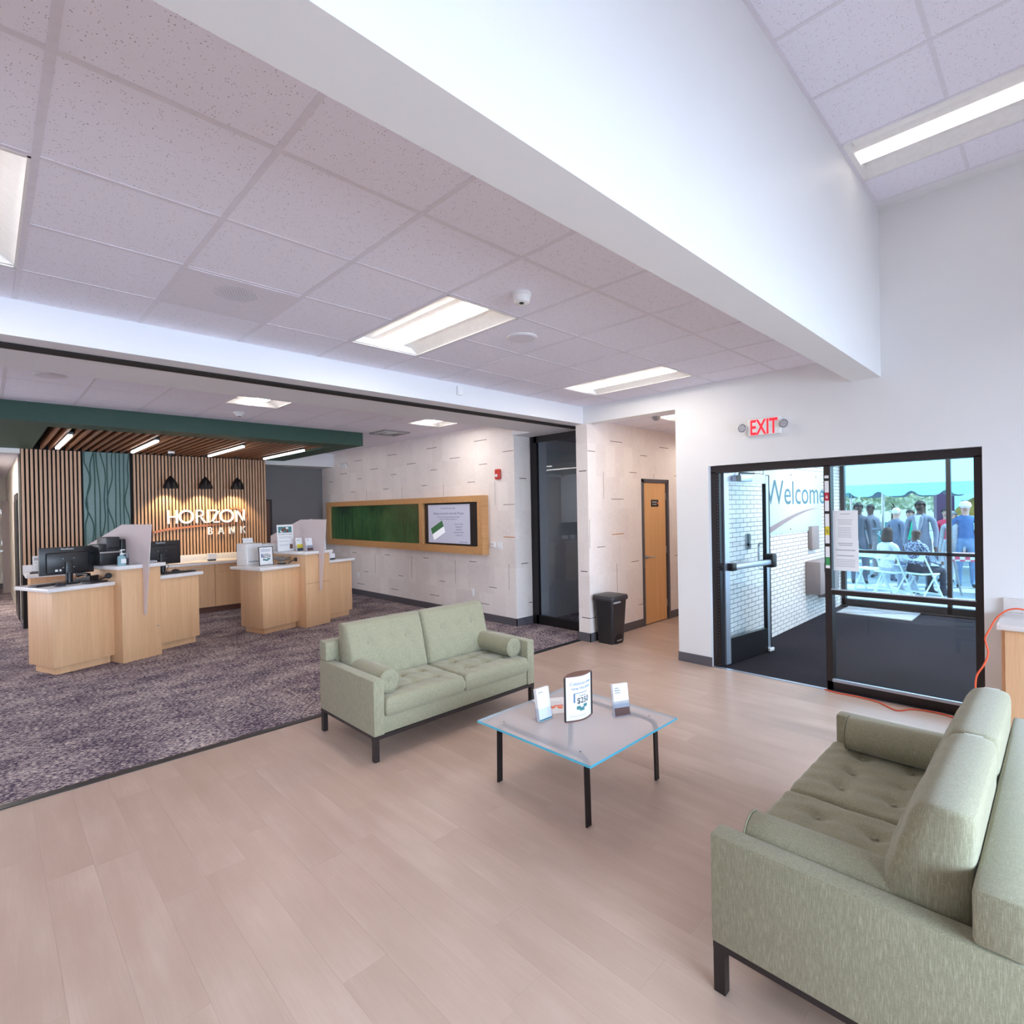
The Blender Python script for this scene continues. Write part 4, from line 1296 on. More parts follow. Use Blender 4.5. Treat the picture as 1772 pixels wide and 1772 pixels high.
# ================================================================== TELLER STATIONS
def station(O, th, which):
    gname = 'teller desks'
    c_, s_ = math.cos(R(th)), math.sin(R(th))

    def W_(u, v, z=0):
        return (O[0] + u * c_ - v * s_, O[1] + u * s_ + v * c_, z)

    def desk(u0, w_, dpt, lb, v0=0.0, key=True):
        t = thing('teller_desk', lb, 'desk', W_(u0, v0), th, gname)
        B('desk_body', (0, w_, 0, dpt, .09, .905), 'maple', t, r=.002)
        B('toe_kick', (.05, w_ - .02, .055, dpt - .03, 0, .09), 'maple', t, smooth=False)
        return t
    desk(0, .60, .50, ['low maple desk at the far left end of the tellers', 'low maple desk with the silver bowl on top'][which])
    t = thing('countertop', ['white slab under the left monitor', 'white slab carrying the framed 250 sign'][which], 'countertop', W_(-.05, -.035, .905), th, 'teller desk tops')
    B('slab', (0, .70, 0, .70, 0, .04), 'quartz', t, r=.003)
    # column
    t = thing('tall_cabinet', ['tall maple pedestal between the two left desks', 'tall maple pedestal with a panel joint between the right desks'][which], 'cabinet', W_(.60, -.16), th, gname)
    B('cabinet_body', (0, .445, 0, .75, 0, 1.085), 'maple', t, r=.002)
    if which == 1:
        B('panel_joint', (.001, .444, -.0008, .002, .648, .652), 'brown_ink', t, smooth=False)
    else:
        MB().cyl((.40, -.004, .36), .008, .005, 'y', 12).obj('lock', 'steel', t)
    t = thing('pedestal_top', ['white slab topping the left tall pedestal', 'white slab topping the right tall pedestal'][which], 'countertop', W_(.56, -.195, 1.085), th, 'pedestal tops')
    B('slab', (0, .53, 0, .80, 0, .042), 'quartz', t, r=.003)
    desk(1.045, .60, .50, ['low maple desk just right of the left tall pedestal', 'low maple desk nearest the patterned screen wall'][which])
    t = thing('countertop', ['white slab under the second monitor', 'white slab at the right end of the tellers'][which], 'countertop', W_(1.0451 + .0455, -.035, .905), th, 'teller desk tops')
    B('slab', (-.0, .60, 0, .70, 0, .04), 'quartz', t, r=.003)
    # privacy fin
    t = thing('privacy_screen', ['frosted privacy fin on the left tall pedestal', 'frosted privacy fin on the right tall pedestal'][which], 'screen', W_(.822, 0), th, 'privacy fins on the pedestals')
    pts = [(-.162, .53), (-.162, 1.128), (.93, 1.128), (.93, 1.34), (.86, 1.377), (.20, 1.60), (-.365, 1.60), (-.365, 1.585), (-.235, .53)]
    pts2 = [(-.235, .53), (-.197, .53), (-.197, 1.129), (.93, 1.129), (.93, 1.345), (.20, 1.60), (-.37, 1.60)]
    MB().prism(pts2, -.006, .006, 'x').obj('screen_sheet', 'acrylic_frost', t, smooth=False)
    MB().tube([(0, .93, 1.345), (0, .20, 1.602), (0, -.372, 1.602), (0, -.237, .528)], .004, 6).obj('edge_strip', 'acrylic', t)
    return W_


WA = station((.511, 7.559), 20.5, 0)
WC = station((2.773, 7.855), 15.5, 1)


def monitor(loc, rz, lb):
    """seen from its back; screen faces local +Y"""
    t = thing('computer_monitor', lb, 'monitor', loc, rz, 'teller monitors')
    B('monitor_shell', (-.255, .255, -.012, .016, .11, .42), 'black_plastic', t, r=.006)
    mb = MB(); mb.rbox(-.20, .20, -.045, -.01, .125, .36, r=.02); mb.obj('back_cover', 'black_plastic', t)
    B('screen_panel', (-.245, .245, .0155, .0175, .12, .41), 'black', t)
    mb = MB(); mb.rbox(-.035, .035, -.065, -.04, .02, .26, r=.008); mb.cyl((0, -.05, 0), .03, .13, n=14); mb.obj('stand_neck', 'black_plastic', t)
    MB().lathe([(0, 0), (.115, 0), (.12, .006), (.10, .014), (.03, .022), (0, .022)], 26).obj('stand_base', 'black_plastic', t)
    text('ViewSonic', .030, 'paper', t, 0, -.0130, .388, ext=.0004)
    B('sticker', (-.125, -.10, -.0465, -.0448, .150, .172), 'paper', t); B('sticker', (-.085, -.068, -.0465, -.0448, .150, .172), 'paper', t)
    for z_ in (.19, .29):
        for s in (-1, 1):
            MB().cyl((s * .05, -.047, z_), .005, .003, 'y', 8).obj('screw', 'steel', t)
    MB().tube([(.04, -.04, .15), (.06, -.08, .09), (.02, -.09, .02), (-.08, -.06, .006), (-.14, .02, .006)], .004, 6).obj('cable', 'black_plastic', t)
    return t


m1 = monitor(WA(.30, .33, .945), 14, 'left black monitor seen from behind beside the printer')
m2 = copy_thing(m1, WA(1.37, .36, .945), 17, 'black monitor seen from behind in front of the lettering')


def keyboard(loc, rz, lb):
    t = thing('keyboard', lb, 'keyboard', loc, rz, 'teller keyboards')
    B('keyboard_case', (-.21, .21, -.065, .065, 0, .014), 'black_plastic', t, r=.004)
    mb = MB()
    for r_ in range(5):
        for k in range(14):
            mb.box(-.20 + k * .0285, -.20 + k * .0285 + .024, -.056 + r_ * .0225, -.056 + r_ * .0225 + .018, .014, .019)
    stuff(mb.obj('keys', 'dark_plastic', t, smooth=False))
    return t


keyboard(WA(.17, .36, .945), 32, 'black keyboard angled left of the left monitor stand')
keyboard(WA(1.44, .12, .945), 18, 'black keyboard in front of the second monitor')


def mouse(loc, rz, lb):
    t = thing('computer_mouse', lb, 'mouse', loc, rz)
    mb = MB()
    mb.lathe([(0, .034), (.012, .033), (.024, .026), (.031, .014), (.033, .003), (.032, 0)], 18, T=Matrix.Diagonal((1, 1.7, 1, 1)))
    mb.obj('mouse_body', 'dark_plastic', t)
    MB().cyl((-.003, .03, .028), .006, .006, 'x', 10).obj('scroll_wheel', 'grey_plastic', t)


mouse(WA(.13, .12, .945), 60, 'dark mouse at the front of the left desk slab')
mouse(WA(1.53, .30, .945), 60, 'dark mouse beside the second monitor')
t = thing('signature_pad', 'flat black signature pad by the left monitor foot', 'pad', WA(.46, .10, .945), 35)
B('pad_body', (-.10, .10, -.07, .07, 0, .018), 'black_plastic', t, r=.005)
B('pad_screen', (-.07, .07, -.03, .05, .018, .0195), 'dark_plastic', t)
t = thing('desk_phone', 'black desk phone with round handset beside the left monitor', 'phone', WA(.54, .38, .945), 40)
MB().prism([(-.10, 0), (.10, 0), (.10, .035), (-.10, .07)], -.09, .09, 'x').obj('phone_base', 'black_plastic', t)
MB().tube([(-.07, -.07, .075), (-.07, 0, .09), (-.07, .07, .075)], .018, 10, radii=[.026, .016, .026]).obj('handset', 'black_plastic', t)
t = thing('card_terminal', 'black card terminal on a bracket below the pedestal slab', 'terminal', WA(.56, .02, .985), 20)
MB().cyl((0, -.01, .03), .034, .02, 'y', 18).obj('terminal_head', 'black_plastic', t)
MB().tube([(-.16, .10, -.035), (-.10, .05, -.02), (0, .0, .03)], .008, 8).obj('bracket', 'black_plastic', t)
MB().cyl((-.16, .10, -.04), .03, .02, n=14).obj('bracket_foot', 'black_plastic', t)

PZ = 1.127
# receipt printers on the left pedestal
t = thing('receipt_printer', 'black receipt printer stack on the left pedestal', 'printer', WA(.66, .24, PZ), 20.5)
B('printer_base', (-.13, .09, -.12, .14, 0, .15), 'black_plastic', t, r=.01)
B('printer_top', (-.05, .10, -.10, .10, .16, .33), 'dark_plastic', t, r=.012)
B('printer_side', (-.135, -.05, -.11, .10, .155, .25), 'black_plastic', t, r=.01)
B('metal_band', (-.134, .092, -.125, -.115, .145, .162), 'steel', t)
B('paper_slot', (-.03, .08, -.103, -.099, .19, .21), 'black', t)
t = thing('cash_counter', 'black note counter standing right of the receipt printer', 'machine', WA(.80, .22, PZ), 20.5)
B('counter_body', (-.035, .06, -.09, .10, 0, .30), 'black_plastic', t, r=.012)
B('counter_slot', (-.02, .04, -.094, -.088, .19, .23), 'dark_plastic', t)
B('counter_label', (-.02, .02, -.093, -.089, .11, .13), 'paper', t)
t = thing('sanitizer_bottle', 'clear blue pump bottle of hand sanitizer on the pedestal', 'bottle', WA(.64, -.10, PZ), 20)
MB().lathe([(0, 0), (.036, 0), (.040, .006), (.040, .095), (.036, .108), (.016, .12), (.014, .13), (0, .13)], 24).obj('bottle_body', 'gel', t)
B('bottle_label', (-.027, .027, -.0415, -.0395, .03, .08), 'paper', t)
mb = MB(); mb.cyl((0, 0, .128), .016, .02, n=16); mb.cyl((0, 0, .148), .005, .03, n=8); mb.rbox(-.016, .036, -.010, .010, .176, .188, r=.004); mb.obj('pump', 'white_plastic', t)
t = thing('pen_cup', 'small dark pen cup behind the sanitizer bottle', 'cup', WA(.73, -.02, PZ), 0)
MB().lathe([(0, 0), (.03, 0), (.032, .08), (.029, .08), (.027, .005), (0, .005)], 18).obj('cup_body', 'dark_plastic', t)
for k in range(4):
    MB().tube([(.01 * math.cos(k * 1.7), .01 * math.sin(k * 1.7), .01), (.028 * math.cos(k * 1.7), .028 * math.sin(k * 1.7), .13)], .004, 6).obj('pen', ['blue_ink', 'black', 'teal_ink', 'grey_ink'][k], t)
t = thing('paper_tray', 'low grey slip tray on the left pedestal', 'tray', WA(.92, -.08, PZ), 20.5)
mb = MB(); mb.box(-.08, .08, -.06, .06, 0, .006); mb.box(-.08, .08, -.06, -.054, 0, .03); mb.box(-.08, .08, .054, .06, 0, .03); mb.box(-.08, -.074, -.06, .06, 0, .03); mb.box(.074, .08, -.06, .06, 0, .03)
mb.obj('tray_body', 'grey_plastic', t, smooth=False)
B('slips', (-.07, .07, -.05, .05, .006, .022), 'paper', t)


def standee(loc, rz, lb, w_, h_, body, tilt=8, name='sign_holder', frame=None, group=None):
    """leaning acrylic holder with a printed sheet; faces local -Y"""
    t = thing(name, lb, 'sign', loc, rz, group)
    T = Matrix.Rotation(R(-tilt), 4, 'X')
    MB().box(-w_ / 2 - .004, w_ / 2 + .004, 0, .004, 0, h_ + .006, 0, T).obj('holder_back', 'acrylic', t, smooth=False)
    MB().box(-w_ / 2 - .004, w_ / 2 + .004, 0, .09, 0, .004).obj('holder_foot', 'acrylic', t, smooth=False)
    if frame:
        mb = MB(); e = .008
        mb.box(-w_ / 2 - e, w_ / 2 + e, -.006, .004, 0, e, 0, T); mb.box(-w_ / 2 - e, w_ / 2 + e, -.006, .004, h_, h_ + e, 0, T)
        mb.box(-w_ / 2 - e, -w_ / 2, -.006, .004, 0, h_, 0, T); mb.box(w_ / 2, w_ / 2 + e, -.006, .004, 0, h_, 0, T)
        mb.obj('holder_frame', frame, t, smooth=False)
    s = MB().box(-w_ / 2, w_ / 2, -.0025, -.001, .004, h_ + .002, 0, T).obj('sheet', 'paper', t, smooth=False)
    body(s, T, w_, h_)
    return t


def put(s, T, mb, mat, name='printed_lines'):
    mb.v = [tuple(T @ Vector(v)) for v in mb.v]
    return mb.obj(name, mat, s, smooth=False)


def ttext(s, T, body, size, mat, x, z, **k):
    o_ = text(body, size, mat, s, x, -.0030, z, **k)
    o_.data.transform(T)
    return o_


def body250(s, T, w_, h_):
    ttext(s, T, 'Celebrate your', w_ * .125, 'blue_ink', 0, h_ * .84)
    ttext(s, T, 'new Horizon!', w_ * .125, 'blue_ink', 0, h_ * .76)
    mb = MB(); mb.box(-w_ * .36, -w_ * .26, -.0036, -.0026, h_ * .44, h_ * .63); mb.box(-w_ * .3, w_ * .22, -.0036, -.0026, h_ * .625, h_ * .642)
    put(s, T, mb, 'blue_ink', 'picture')
    ttext(s, T, 'RECEIVE UP TO', w_ * .06, 'ink', .01, h_ * .57)
    ttext(s, T, '$250', w_ * .30, 'ink', .01, h_ * .42, bold=.0006)
    mb = MB(); mb.box(-w_ * .25, -w_ * .05, -.0036, -.0026, h_ * .27, h_ * .36); mb.box(-w_ * .08, w_ * .15, -.0038, -.0026, h_ * .24, h_ * .33); mb.box(w_ * .08, w_ * .30, -.0036, -.0026, h_ * .30, h_ * .39)
    put(s, T, mb, 'teal_ink', 'picture')
    put(s, T, lines_mb(2, -w_ * .4, w_ * .4, -.0026, h_ * .10, h_ * .025, h_ * .008), 'grey_ink')


def body_poster(s, T, w_, h_):
    mb = MB(); mb.box(-w_ * .42, w_ * .40, -.0034, -.0026, h_ * .70, h_ * .93); put(s, T, mb, 'teal_ink', 'picture')
    mb = MB()
    for cx, cz, r_ in ((-.14, .80, .10), (.12, .76, .09), (-.02, .84, .07)):
        mb.cyl((w_ * cx, -.0042, h_ * cz), w_ * r_, .001, 'y', 14)
    put(s, T, mb, 'brown_ink', 'picture')
    mb = MB(); mb.box(-w_ * .30, -w_ * .10, -.0040, -.0036, h_ * .72, h_ * .80); mb.box(w_ * .05, w_ * .2, -.0040, -.0036, h_ * .84, h_ * .91); put(s, T, mb, 'paper', 'picture')
    ttext(s, T, 'Financially Plan ahead', w_ * .095, 'ink', 0, h_ * .62)
    mb = lines_mb(3, -w_ * .42, w_ * .40, -.0026, h_ * .56, h_ * .028, h_ * .009)
    lines_mb(2, -w_ * .42, w_ * .2, -.0026, h_ * .40, h_ * .03, h_ * .009, mb=mb); lines_mb(3, -w_ * .42, w_ * .2, -.0026, h_ * .27, h_ * .03, h_ * .009, mb=mb)
    put(s, T, mb, 'grey_ink')
    mb = MB(); mb.box(w_ * .24, w_ * .42, -.0034, -.0026, h_ * .08, h_ * .26); put(s, T, mb, 'brown_ink', 'picture')


def body_notice(s, T, w_, h_):
    mb = MB(); mb.box(-w_ * .40, w_ * .05, -.0034, -.0026, h_ * .74, h_ * .90); put(s, T, mb, 'grey_ink', 'picture')
    put(s, T, lines_mb(6, -w_ * .40, w_ * .42, -.0026, h_ * .62, h_ * .085, h_ * .02, .3), 'grey_ink')


standee(WC(.27, .28, .945), 12, 'black-framed 250 sign on the right low desk', .205, .265, body250, 4, frame='black')
standee(WC(.60, .27, PZ), 14, 'tall white poster with a photo on the right pedestal', .28, .40, body_poster, 3)
standee((.62, 10.86, .875), 2, 'white notice in front of the left slats', .20, .25, body_notice, 6)
t = thing('pen_tray', 'flat black pen tray below the left notice', 'tray', (.60, 10.72, .875), 0)
B('tray_body', (-.12, .12, -.03, .03, 0, .02), 'black_plastic', t, r=.004)
MB().tube([(-.10, 0, .028), (.10, .005, .028)], .005, 6).obj('pen', 'ink', t)
standee(WC(1.14, .08, .945), 12, 'white upright card at the wall end of the desks', .12, .34, body_notice, 4)
t = thing('tissue_box', 'small white box beside the upright card at the desk end', 'box', WC(1.26, .06, .945), 15)
B('box_body', (-.05, .05, -.05, .05, 0, .10), 'paper', t, r=.003)
MB().lathe([(.03, .10), (.02, .13), (.004, .155)], 7).obj('tissue', 'paper', t)
B('box_band', (-.0505, .0505, -.0505, -.05, .0, .03), 'ink', t)
t = thing('small_box', 'small white box on the back counter in front of the slats', 'box', (2.93, 10.75, .875), 0)
B('box_body', (-.07, .07, -.05, .05, .03, .13), 'paper', t, r=.003)
B('box_stand', (-.06, .06, -.045, .045, 0, .03), 'ink', t)
# grey printer at the middle
t = thing('office_printer', 'pale grey printer with raised paper behind the framed sign', 'printer', (3.03, 8.75, .945 - .07), 8)
B('printer_support', (-.25, .28, -.18, .22, -.075, 0), 'maple', t)
bpy.data.objects.remove(t.children[-1])
B('printer_body', (-.25, .00, -.16, .16, 0, .38), 'white_plastic', t, r=.015)
B('printer_front', (.0, .27, -.15, .16, 0, .36), 'white_plastic', t, r=.015)
B('control_panel', (.03, .10, -.154, -.148, .24, .32), 'grey_plastic', t)
B('output_slot', (-.22, -.05, -.164, -.158, .10, .12), 'grey_ink', t)
MB().box(-.08, .08, 0, .003, .37, .48, 0, Matrix.Translation((-.05, .05, 0)) @ Matrix.Rotation(R(-20), 4, 'X')).obj('paper_sheet', 'paper', t, smooth=False)
sp_ = thing('printer_cart', 'maple support cabinet below the pale grey printer', 'cabinet', (3.03, 8.75, 0), 8)
B('cabinet_body', (-.15, .30, -.19, .24, 0, .873), 'maple', sp_, smooth=False)
# silver bowl
t = thing('footed_bowl', 'speckled silver footed bowl on the right low desk', 'bowl', WC(.50, .24, .945), 0)
MB().lathe([(.05, 0), (.055, .012), (.02, .022), (.018, .035), (.05, .045), (.10, .07), (.13, .105), (.127, .107), (.095, .075), (.04, .05), (0, .047)], 28).obj('bowl_body', 'bowl', t)
MB().lathe([(0, 0), (.06, 0), (.062, .014), (0, .014)], 20, c=(0, 0, -.0005)).obj('bowl_foot', 'black_plastic', t)
t = thing('card_terminal', 'round black terminal head on the side of the right pedestal', 'terminal', WC(.585, .04, 1.01), 15)
MB().cyl((-.0, -.02, 0), .03, .018, 'y', 18).obj('terminal_head', 'black_plastic', t)
MB().tube([(-.10, .05, -.055), (-.05, .02, -.02), (0, 0, 0)], .007, 8).obj('bracket', 'black_plastic', t)


def brochures(loc, rz, lb, top, low, words, group, big=False):
    t = thing('brochure_holder', lb, 'holder', loc, rz, group)
    k = 1.0
    T = Matrix.Rotation(R(-9), 4, 'X')
    w_ = .105 if big else .085
    h_ = .20 if big else .165
    mb = MB()
    mb.box(-w_ / 2 - .004, w_ / 2 + .004, .030, .033, 0, h_ * .85, 0, T); mb.box(-w_ / 2 - .004, w_ / 2 + .004, -.003, 0, 0, h_ * .4, 0, T)
    mb.box(-w_ / 2 - .004, -w_ / 2 - .001, 0, .030, 0, h_ * .42, 0, T); mb.box(w_ / 2 + .001, w_ / 2 + .004, 0, .030, 0, h_ * .42, 0, T); mb.box(-w_ / 2, w_ / 2, 0, .08, 0, .003)
    mb.box(w_ / 2 + .001, w_ / 2 + .003, .03, .10, 0, .003)
    mb.obj('holder_tray', 'acrylic', t, smooth=False)
    st_ = MB().box(-w_ / 2, w_ / 2, .002, .028, .004, h_, 0, T).obj('brochures', 'paper', t, smooth=False)
    mb = MB(); mb.box(-w_ / 2, w_ / 2, .0012, .0022, .006, h_ * low[1], 0, T); mb.obj('picture', low[0], st_, smooth=False)
    if top:
        mb = MB(); mb.box(-w_ / 2, w_ / 2, .0008, .0024, h_ * low[1] + .001, h_ * top[1], 0, T); mb.obj('picture', top[0], st_, smooth=False)
    for i, wd in enumerate(words):
        o_ = text(wd, .0125 if big else .012, 'ink', st_, -w_ * .40, .0015, h_ * .86 - i * .014, align='LEFT'); o_.data.transform(T)
    return t


brochures(WC(.695, .06, PZ), 15.5, 'brochure holder with yellow-pictured leaflets on the pedestal', ('yellow_ink', .52), ('ink', .22), ('Mobile', 'Banking'), 'leaflet holders on the pedestal', True)
brochures(WC(.745, -.10, PZ), 15.5, 'brochure holder with grey car leaflets on the pedestal', ('grey_ink', .45), ('brown_ink', .25), ('Auto', 'Loans'), 'leaflet holders on the pedestal', True)

# ================================================================== SOFAS
def cushion(w_, d, h, nx=30, ny=26, pw=10, dim=(), crease_x=(), crease_y=(), depth=.016, mb=None, crown=.012):
    """boxy cushion centred at origin, thickness h along z"""
    mb = mb or MB()
    def axis(n):
        return [math.sin(PI / 2 * (-1 + 2 * i / n)) * .5 + (-1 + 2 * i / n) * .5 for i in range(n + 1)]
    ux, uy = axis(nx), axis(ny)
    vs = []
    for sgn in (1, -1):
        for v in uy:
            for u in ux:
                e = (max(0, 1 - abs(u) ** (pw * 2)) ** (1 / 4)) * (max(0, 1 - abs(v) ** (pw * 2)) ** (1 / 4))
                z = h / 2 * (.38 + .62 * e) if e > 0 else h / 2 * .38
                k = 1.0
                px_, py_ = u * w_ / 2, v * d / 2
                if sgn > 0:
                    z += crown * (1 - u * u) * (1 - v * v)
                    for (a, b_) in dim:
                        q = ((px_ - a) ** 2 + (py_ - b_) ** 2)
                        z -= depth * math.exp(-q / .0011)
                    for a in crease_x:
                        z -= depth * .30 * math.exp(-((px_ - a) ** 2) / .00035) * max(0, 1 - (v * 1.1) ** 6)
                    for b_ in crease_y:
                        z -= depth * .42 * math.exp(-((py_ - b_) ** 2) / .0004) * max(0, 1 - (u * 1.1) ** 6)
                    z += .0018 * math.sin(px_ * 55 + py_ * 23) + .0012 * math.sin(py_ * 70 - px_ * 31)
                vs.append((px_, py_, z * sgn))
    n1 = (nx + 1) * (ny + 1)
    fs = []
    for j in range(ny):
        for i in range(nx):
            a = j * (nx + 1) + i
            fs.append((a, a + 1, a + nx + 2, a + nx + 1))
            a += n1
            fs.append((a, a + nx + 1, a + nx + 2, a + 1))
    def edge(a, b_):
        fs.append((a, a + n1, b_ + n1, b_))
    for i in range(nx):
        edge(i, i + 1); fs[-1] = fs[-1][::-1] if False else fs[-1]
        edge(ny * (nx + 1) + i + 1, ny * (nx + 1) + i)
    for j in range(ny):
        edge((j + 1) * (nx + 1), j * (nx + 1)); edge(j * (nx + 1) + nx, (j + 1) * (nx + 1) + nx)
    o_ = len(mb.v)
    mb.v += vs; mb.f += [tuple(o_ + i for i in f) for f in fs]; mb.m += [0] * len(fs)
    return mb


def smooth_obj(mb, name, mats, parent, ang=60):
    me = mb.mesh(name, mats)
    me.set_sharp_from_angle(angle=R(ang))
    return mobj(name, me, parent)


def sofa(loc, rz, lb):
    t = thing('loveseat', lb, 'sofa', loc, rz, 'matching sage loveseats')
    HW, HD_ = .7875, .41
    for s in (-1, 1):
        a, b_ = sorted((s * HW, s * (HW - .085)))
        B('arm', (a, b_, -HD_, HD_, .175, .555), 'fabric', t, r=.010)
    bfm = MB(); bfm.rbox(-HW, HW, HD_ - .115, HD_, .556, .705, r=.014); bfm.rbox(-HW + .086, HW - .086, HD_ - .115, HD_ - .002, .178, .57, r=.006)
    bfm.obj('back_frame', 'fabric', t)
    B('seat_rail', (-HW + .085, HW - .085, -HD_ + .012, HD_ - .1, .177, .30), 'fabric', t, r=.006)
    cw = HW - .085
    for s in (-1, 1):
        mb = cushion(cw - .004, .63, .135, 34, 30, dim=[(x_, y_) for x_ in (-.19, 0, .19) for y_ in (-.14, .06)], crease_x=(-.19, 0, .19), crease_y=(-.14, .06), depth=.020)
        T = Matrix.Translation((s * cw / 2, -.109, .352))
        mb.v = [tuple(T @ Vector(v)) for v in mb.v]
        sc_ = smooth_obj(mb, 'seat_cushion', 'fabric', t)
        for x_ in (-.19, 0, .19):
            for y_ in (-.14, .06):
                MB().lathe([(0, .006), (.008, .004), (.011, 0)], 10, c=(s * cw / 2 + x_, -.109 + y_, .352 + .057)).obj('button', 'fabric', sc_)
        mb = cushion(cw - .012, .44, .17, 30, 26, pw=7, dim=[(x_, .06) for x_ in (-.17, 0, .17)], crease_y=(), depth=.022, crown=.02)
        # lean: local +z of cushion -> forward (-y)
        def wedge(v, sx_=s * cw / 2 * .995):
            h_ = v[1] + .22
            th_ = .255 - .115 * h_ / .44
            return (sx_ + v[0], HD_ - .118 + .035 * max(0, h_ - .2) - th_ * (v[2] / .085 + 1) / 2, .412 + h_ * .98)
        mb.v = [wedge(v) for v in mb.v]
        bc = smooth_obj(mb, 'back_cushion', 'fabric', t)
        for x_ in (-.17, 0, .17):
            p_ = Vector(wedge((x_, .06, .080)))
            MB().lathe([(0, .008), (.010, .005), (.013, 0)], 12, T=Matrix.Translation(p_) @ Matrix.Rotation(R(75), 4, 'X')).obj('button', 'fabric', bc)
    fr = MB()
    for s in (-1, 1):
        a, b_ = sorted((s * HW - s * .004, s * (HW - .035)))
        fr.box(a, b_, -HD_ + .005, HD_ - .005, .155, .176)
    fr.box(-HW + .03, HW - .03, -HD_ + .005, -HD_ + .03, .150, .1765); fr.box(-HW + .03, HW - .03, HD_ - .03, HD_ - .005, .150, .1765)
    fr.obj('base_frame', 'dark_bronze', t, smooth=False)
    for sx_ in (-1, 1):
        for sy in (-1, 1):
            x0, x1 = sorted((sx_ * (HW - .006), sx_ * (HW - .040)))
            y0, y1 = sorted((sy * (HD_ - .005), sy * (HD_ - .045)))
            mb = MB(); mb.box(x0, x1, y0, y1, 0, .156)
            yy = sy * (HD_ - .045)
            mb.prism([(yy, .156), (yy - sy * .018, .156), (yy, .135)] if sy < 0 else [(yy, .156), (yy, .135), (yy - sy * .018, .156)], x0, x1, 'x')
            mb.obj('leg', 'dark_bronze', t, smooth=False)
    return t


def bolster(loc, rz, lb, L_=.50, r_=.082):
    """round cushion lying along local Y, centre at loc"""
    t = thing('bolster_cushion', lb, 'cushion', loc, rz, 'round bolster cushions')
    T = Matrix.Rotation(R(-90), 4, 'X')
    n = 32
    prof = [(0, -L_ / 2 + .006), (.02, -L_ / 2 + .002), (r_ * .7, -L_ / 2 - .004), (r_ - .006, -L_ / 2 + .002), (r_, -L_ / 2 + .012), (r_ + .002, -L_ / 4), (r_ + .003, 0), (r_ + .002, L_ / 4), (r_, L_ / 2 - .012), (r_ - .006, L_ / 2 - .002), (r_ * .7, L_ / 2 + .004), (.02, L_ / 2 - .002), (0, L_ / 2 - .006)]
    smooth_obj(MB().lathe(prof, n, T=T), 'bolster_cover', 'fabric', t)
    for s in (-1, 1):
        pth = [(r_ * 1.0 * math.cos(2 * PI * k / 28), s * (L_ / 2 - .004), r_ * 1.0 * math.sin(2 * PI * k / 28)) for k in range(29)]
        MB().tube(pth, .0035, 6).obj('piping', 'fabric', t)
        MB().cyl((0, s * (L_ / 2 - .002) - .002, 0), .010, .005, 'y', 10).obj('button', 'fabric', t)
    return t


S1 = (2.6475, 3.68, 0)
sofa(S1, 0, 'sage loveseat facing the camera beside the carpet edge')
SEATZ = .425 + .082
b1 = bolster((S1[0] - .7875 + .085 + .088, S1[1] - .085, SEATZ), 0, 'round bolster on the far sofa, at its left arm')
copy_thing(b1, (S1[0] + .7875 - .085 - .088, S1[1] - .085, SEATZ), 0, 'round bolster on the far sofa, at its right arm')
S2 = (2.59, .475, 0)
sofa(S2, 180, 'sage loveseat in the near right corner seen from its side')
copy_thing(b1, (S2[0] - .7875 + .085 + .088, S2[1] + .085, SEATZ), 0, 'bolster along the nearest arm of the near sofa')
copy_thing(b1, (S2[0] + .7875 - .085 - .088, S2[1] + .085, SEATZ), 0, 'bolster on the near sofa, at the arm by the entrance')

# ================================================================== COFFEE TABLE
TZ = .385
t = thing('coffee_table', 'square frosted glass coffee table on black steel legs', 'table', (2.63, 2.145, 0))
hw = .44
mb = MB()
mb.box(-hw, hw, -hw, hw, TZ - .014, TZ)
mats = []
gl = MB()
gl.add([(-hw, -hw, TZ), (hw, -hw, TZ), (hw, hw, TZ), (-hw, hw, TZ), (-hw, -hw, TZ - .014), (hw, -hw, TZ - .014), (hw, hw, TZ - .014), (-hw, hw, TZ - .014)],
       [(0, 1, 2, 3)], 0)
gl.add([(-hw, -hw, TZ - .014), (hw, -hw, TZ - .014), (hw, hw, TZ - .014), (-hw, hw, TZ - .014)], [(3, 2, 1, 0)], 2)
gl.add([(-hw, -hw, TZ), (hw, -hw, TZ), (hw, hw, TZ), (-hw, hw, TZ), (-hw, -hw, TZ - .014), (hw, -hw, TZ - .014), (hw, hw, TZ - .014), (-hw, hw, TZ - .014)],
       [(0, 4, 5, 1), (1, 5, 6, 2), (2, 6, 7, 3), (3, 7, 4, 0)], 1)
gl.obj('tabletop', ['table_glass', 'table_edge', 'acrylic'], t, smooth=False)
for sx_ in (-1, 1):
    xx = sx_ * .345
    B('crossbar', (xx - .018, xx + .018, -.30, .30, TZ - .026, TZ - .016), 'dark_bronze', t, smooth=False)
    for sy in (-1, 1):
        prof = []
        base = [(sy * .285, TZ - .016), (sy * .325, TZ - .020), (sy * .342, TZ - .038), (sy * .346, TZ - .06), (sy * .352, 0), (sy * .342, 0), (sy * .336, TZ - .06), (sy * .332, TZ - .042), (sy * .320, TZ - .030), (sy * .285, TZ - .026)]
        if sy > 0:
            base = base[::-1]
        MB().prism(base, xx - .020, xx + .020, 'x').obj('leg', 'black', t, smooth=False)
        MB().cyl((xx, sy * .30, TZ), .005, .0015, n=10).obj('screw', 'dark_plastic', t)

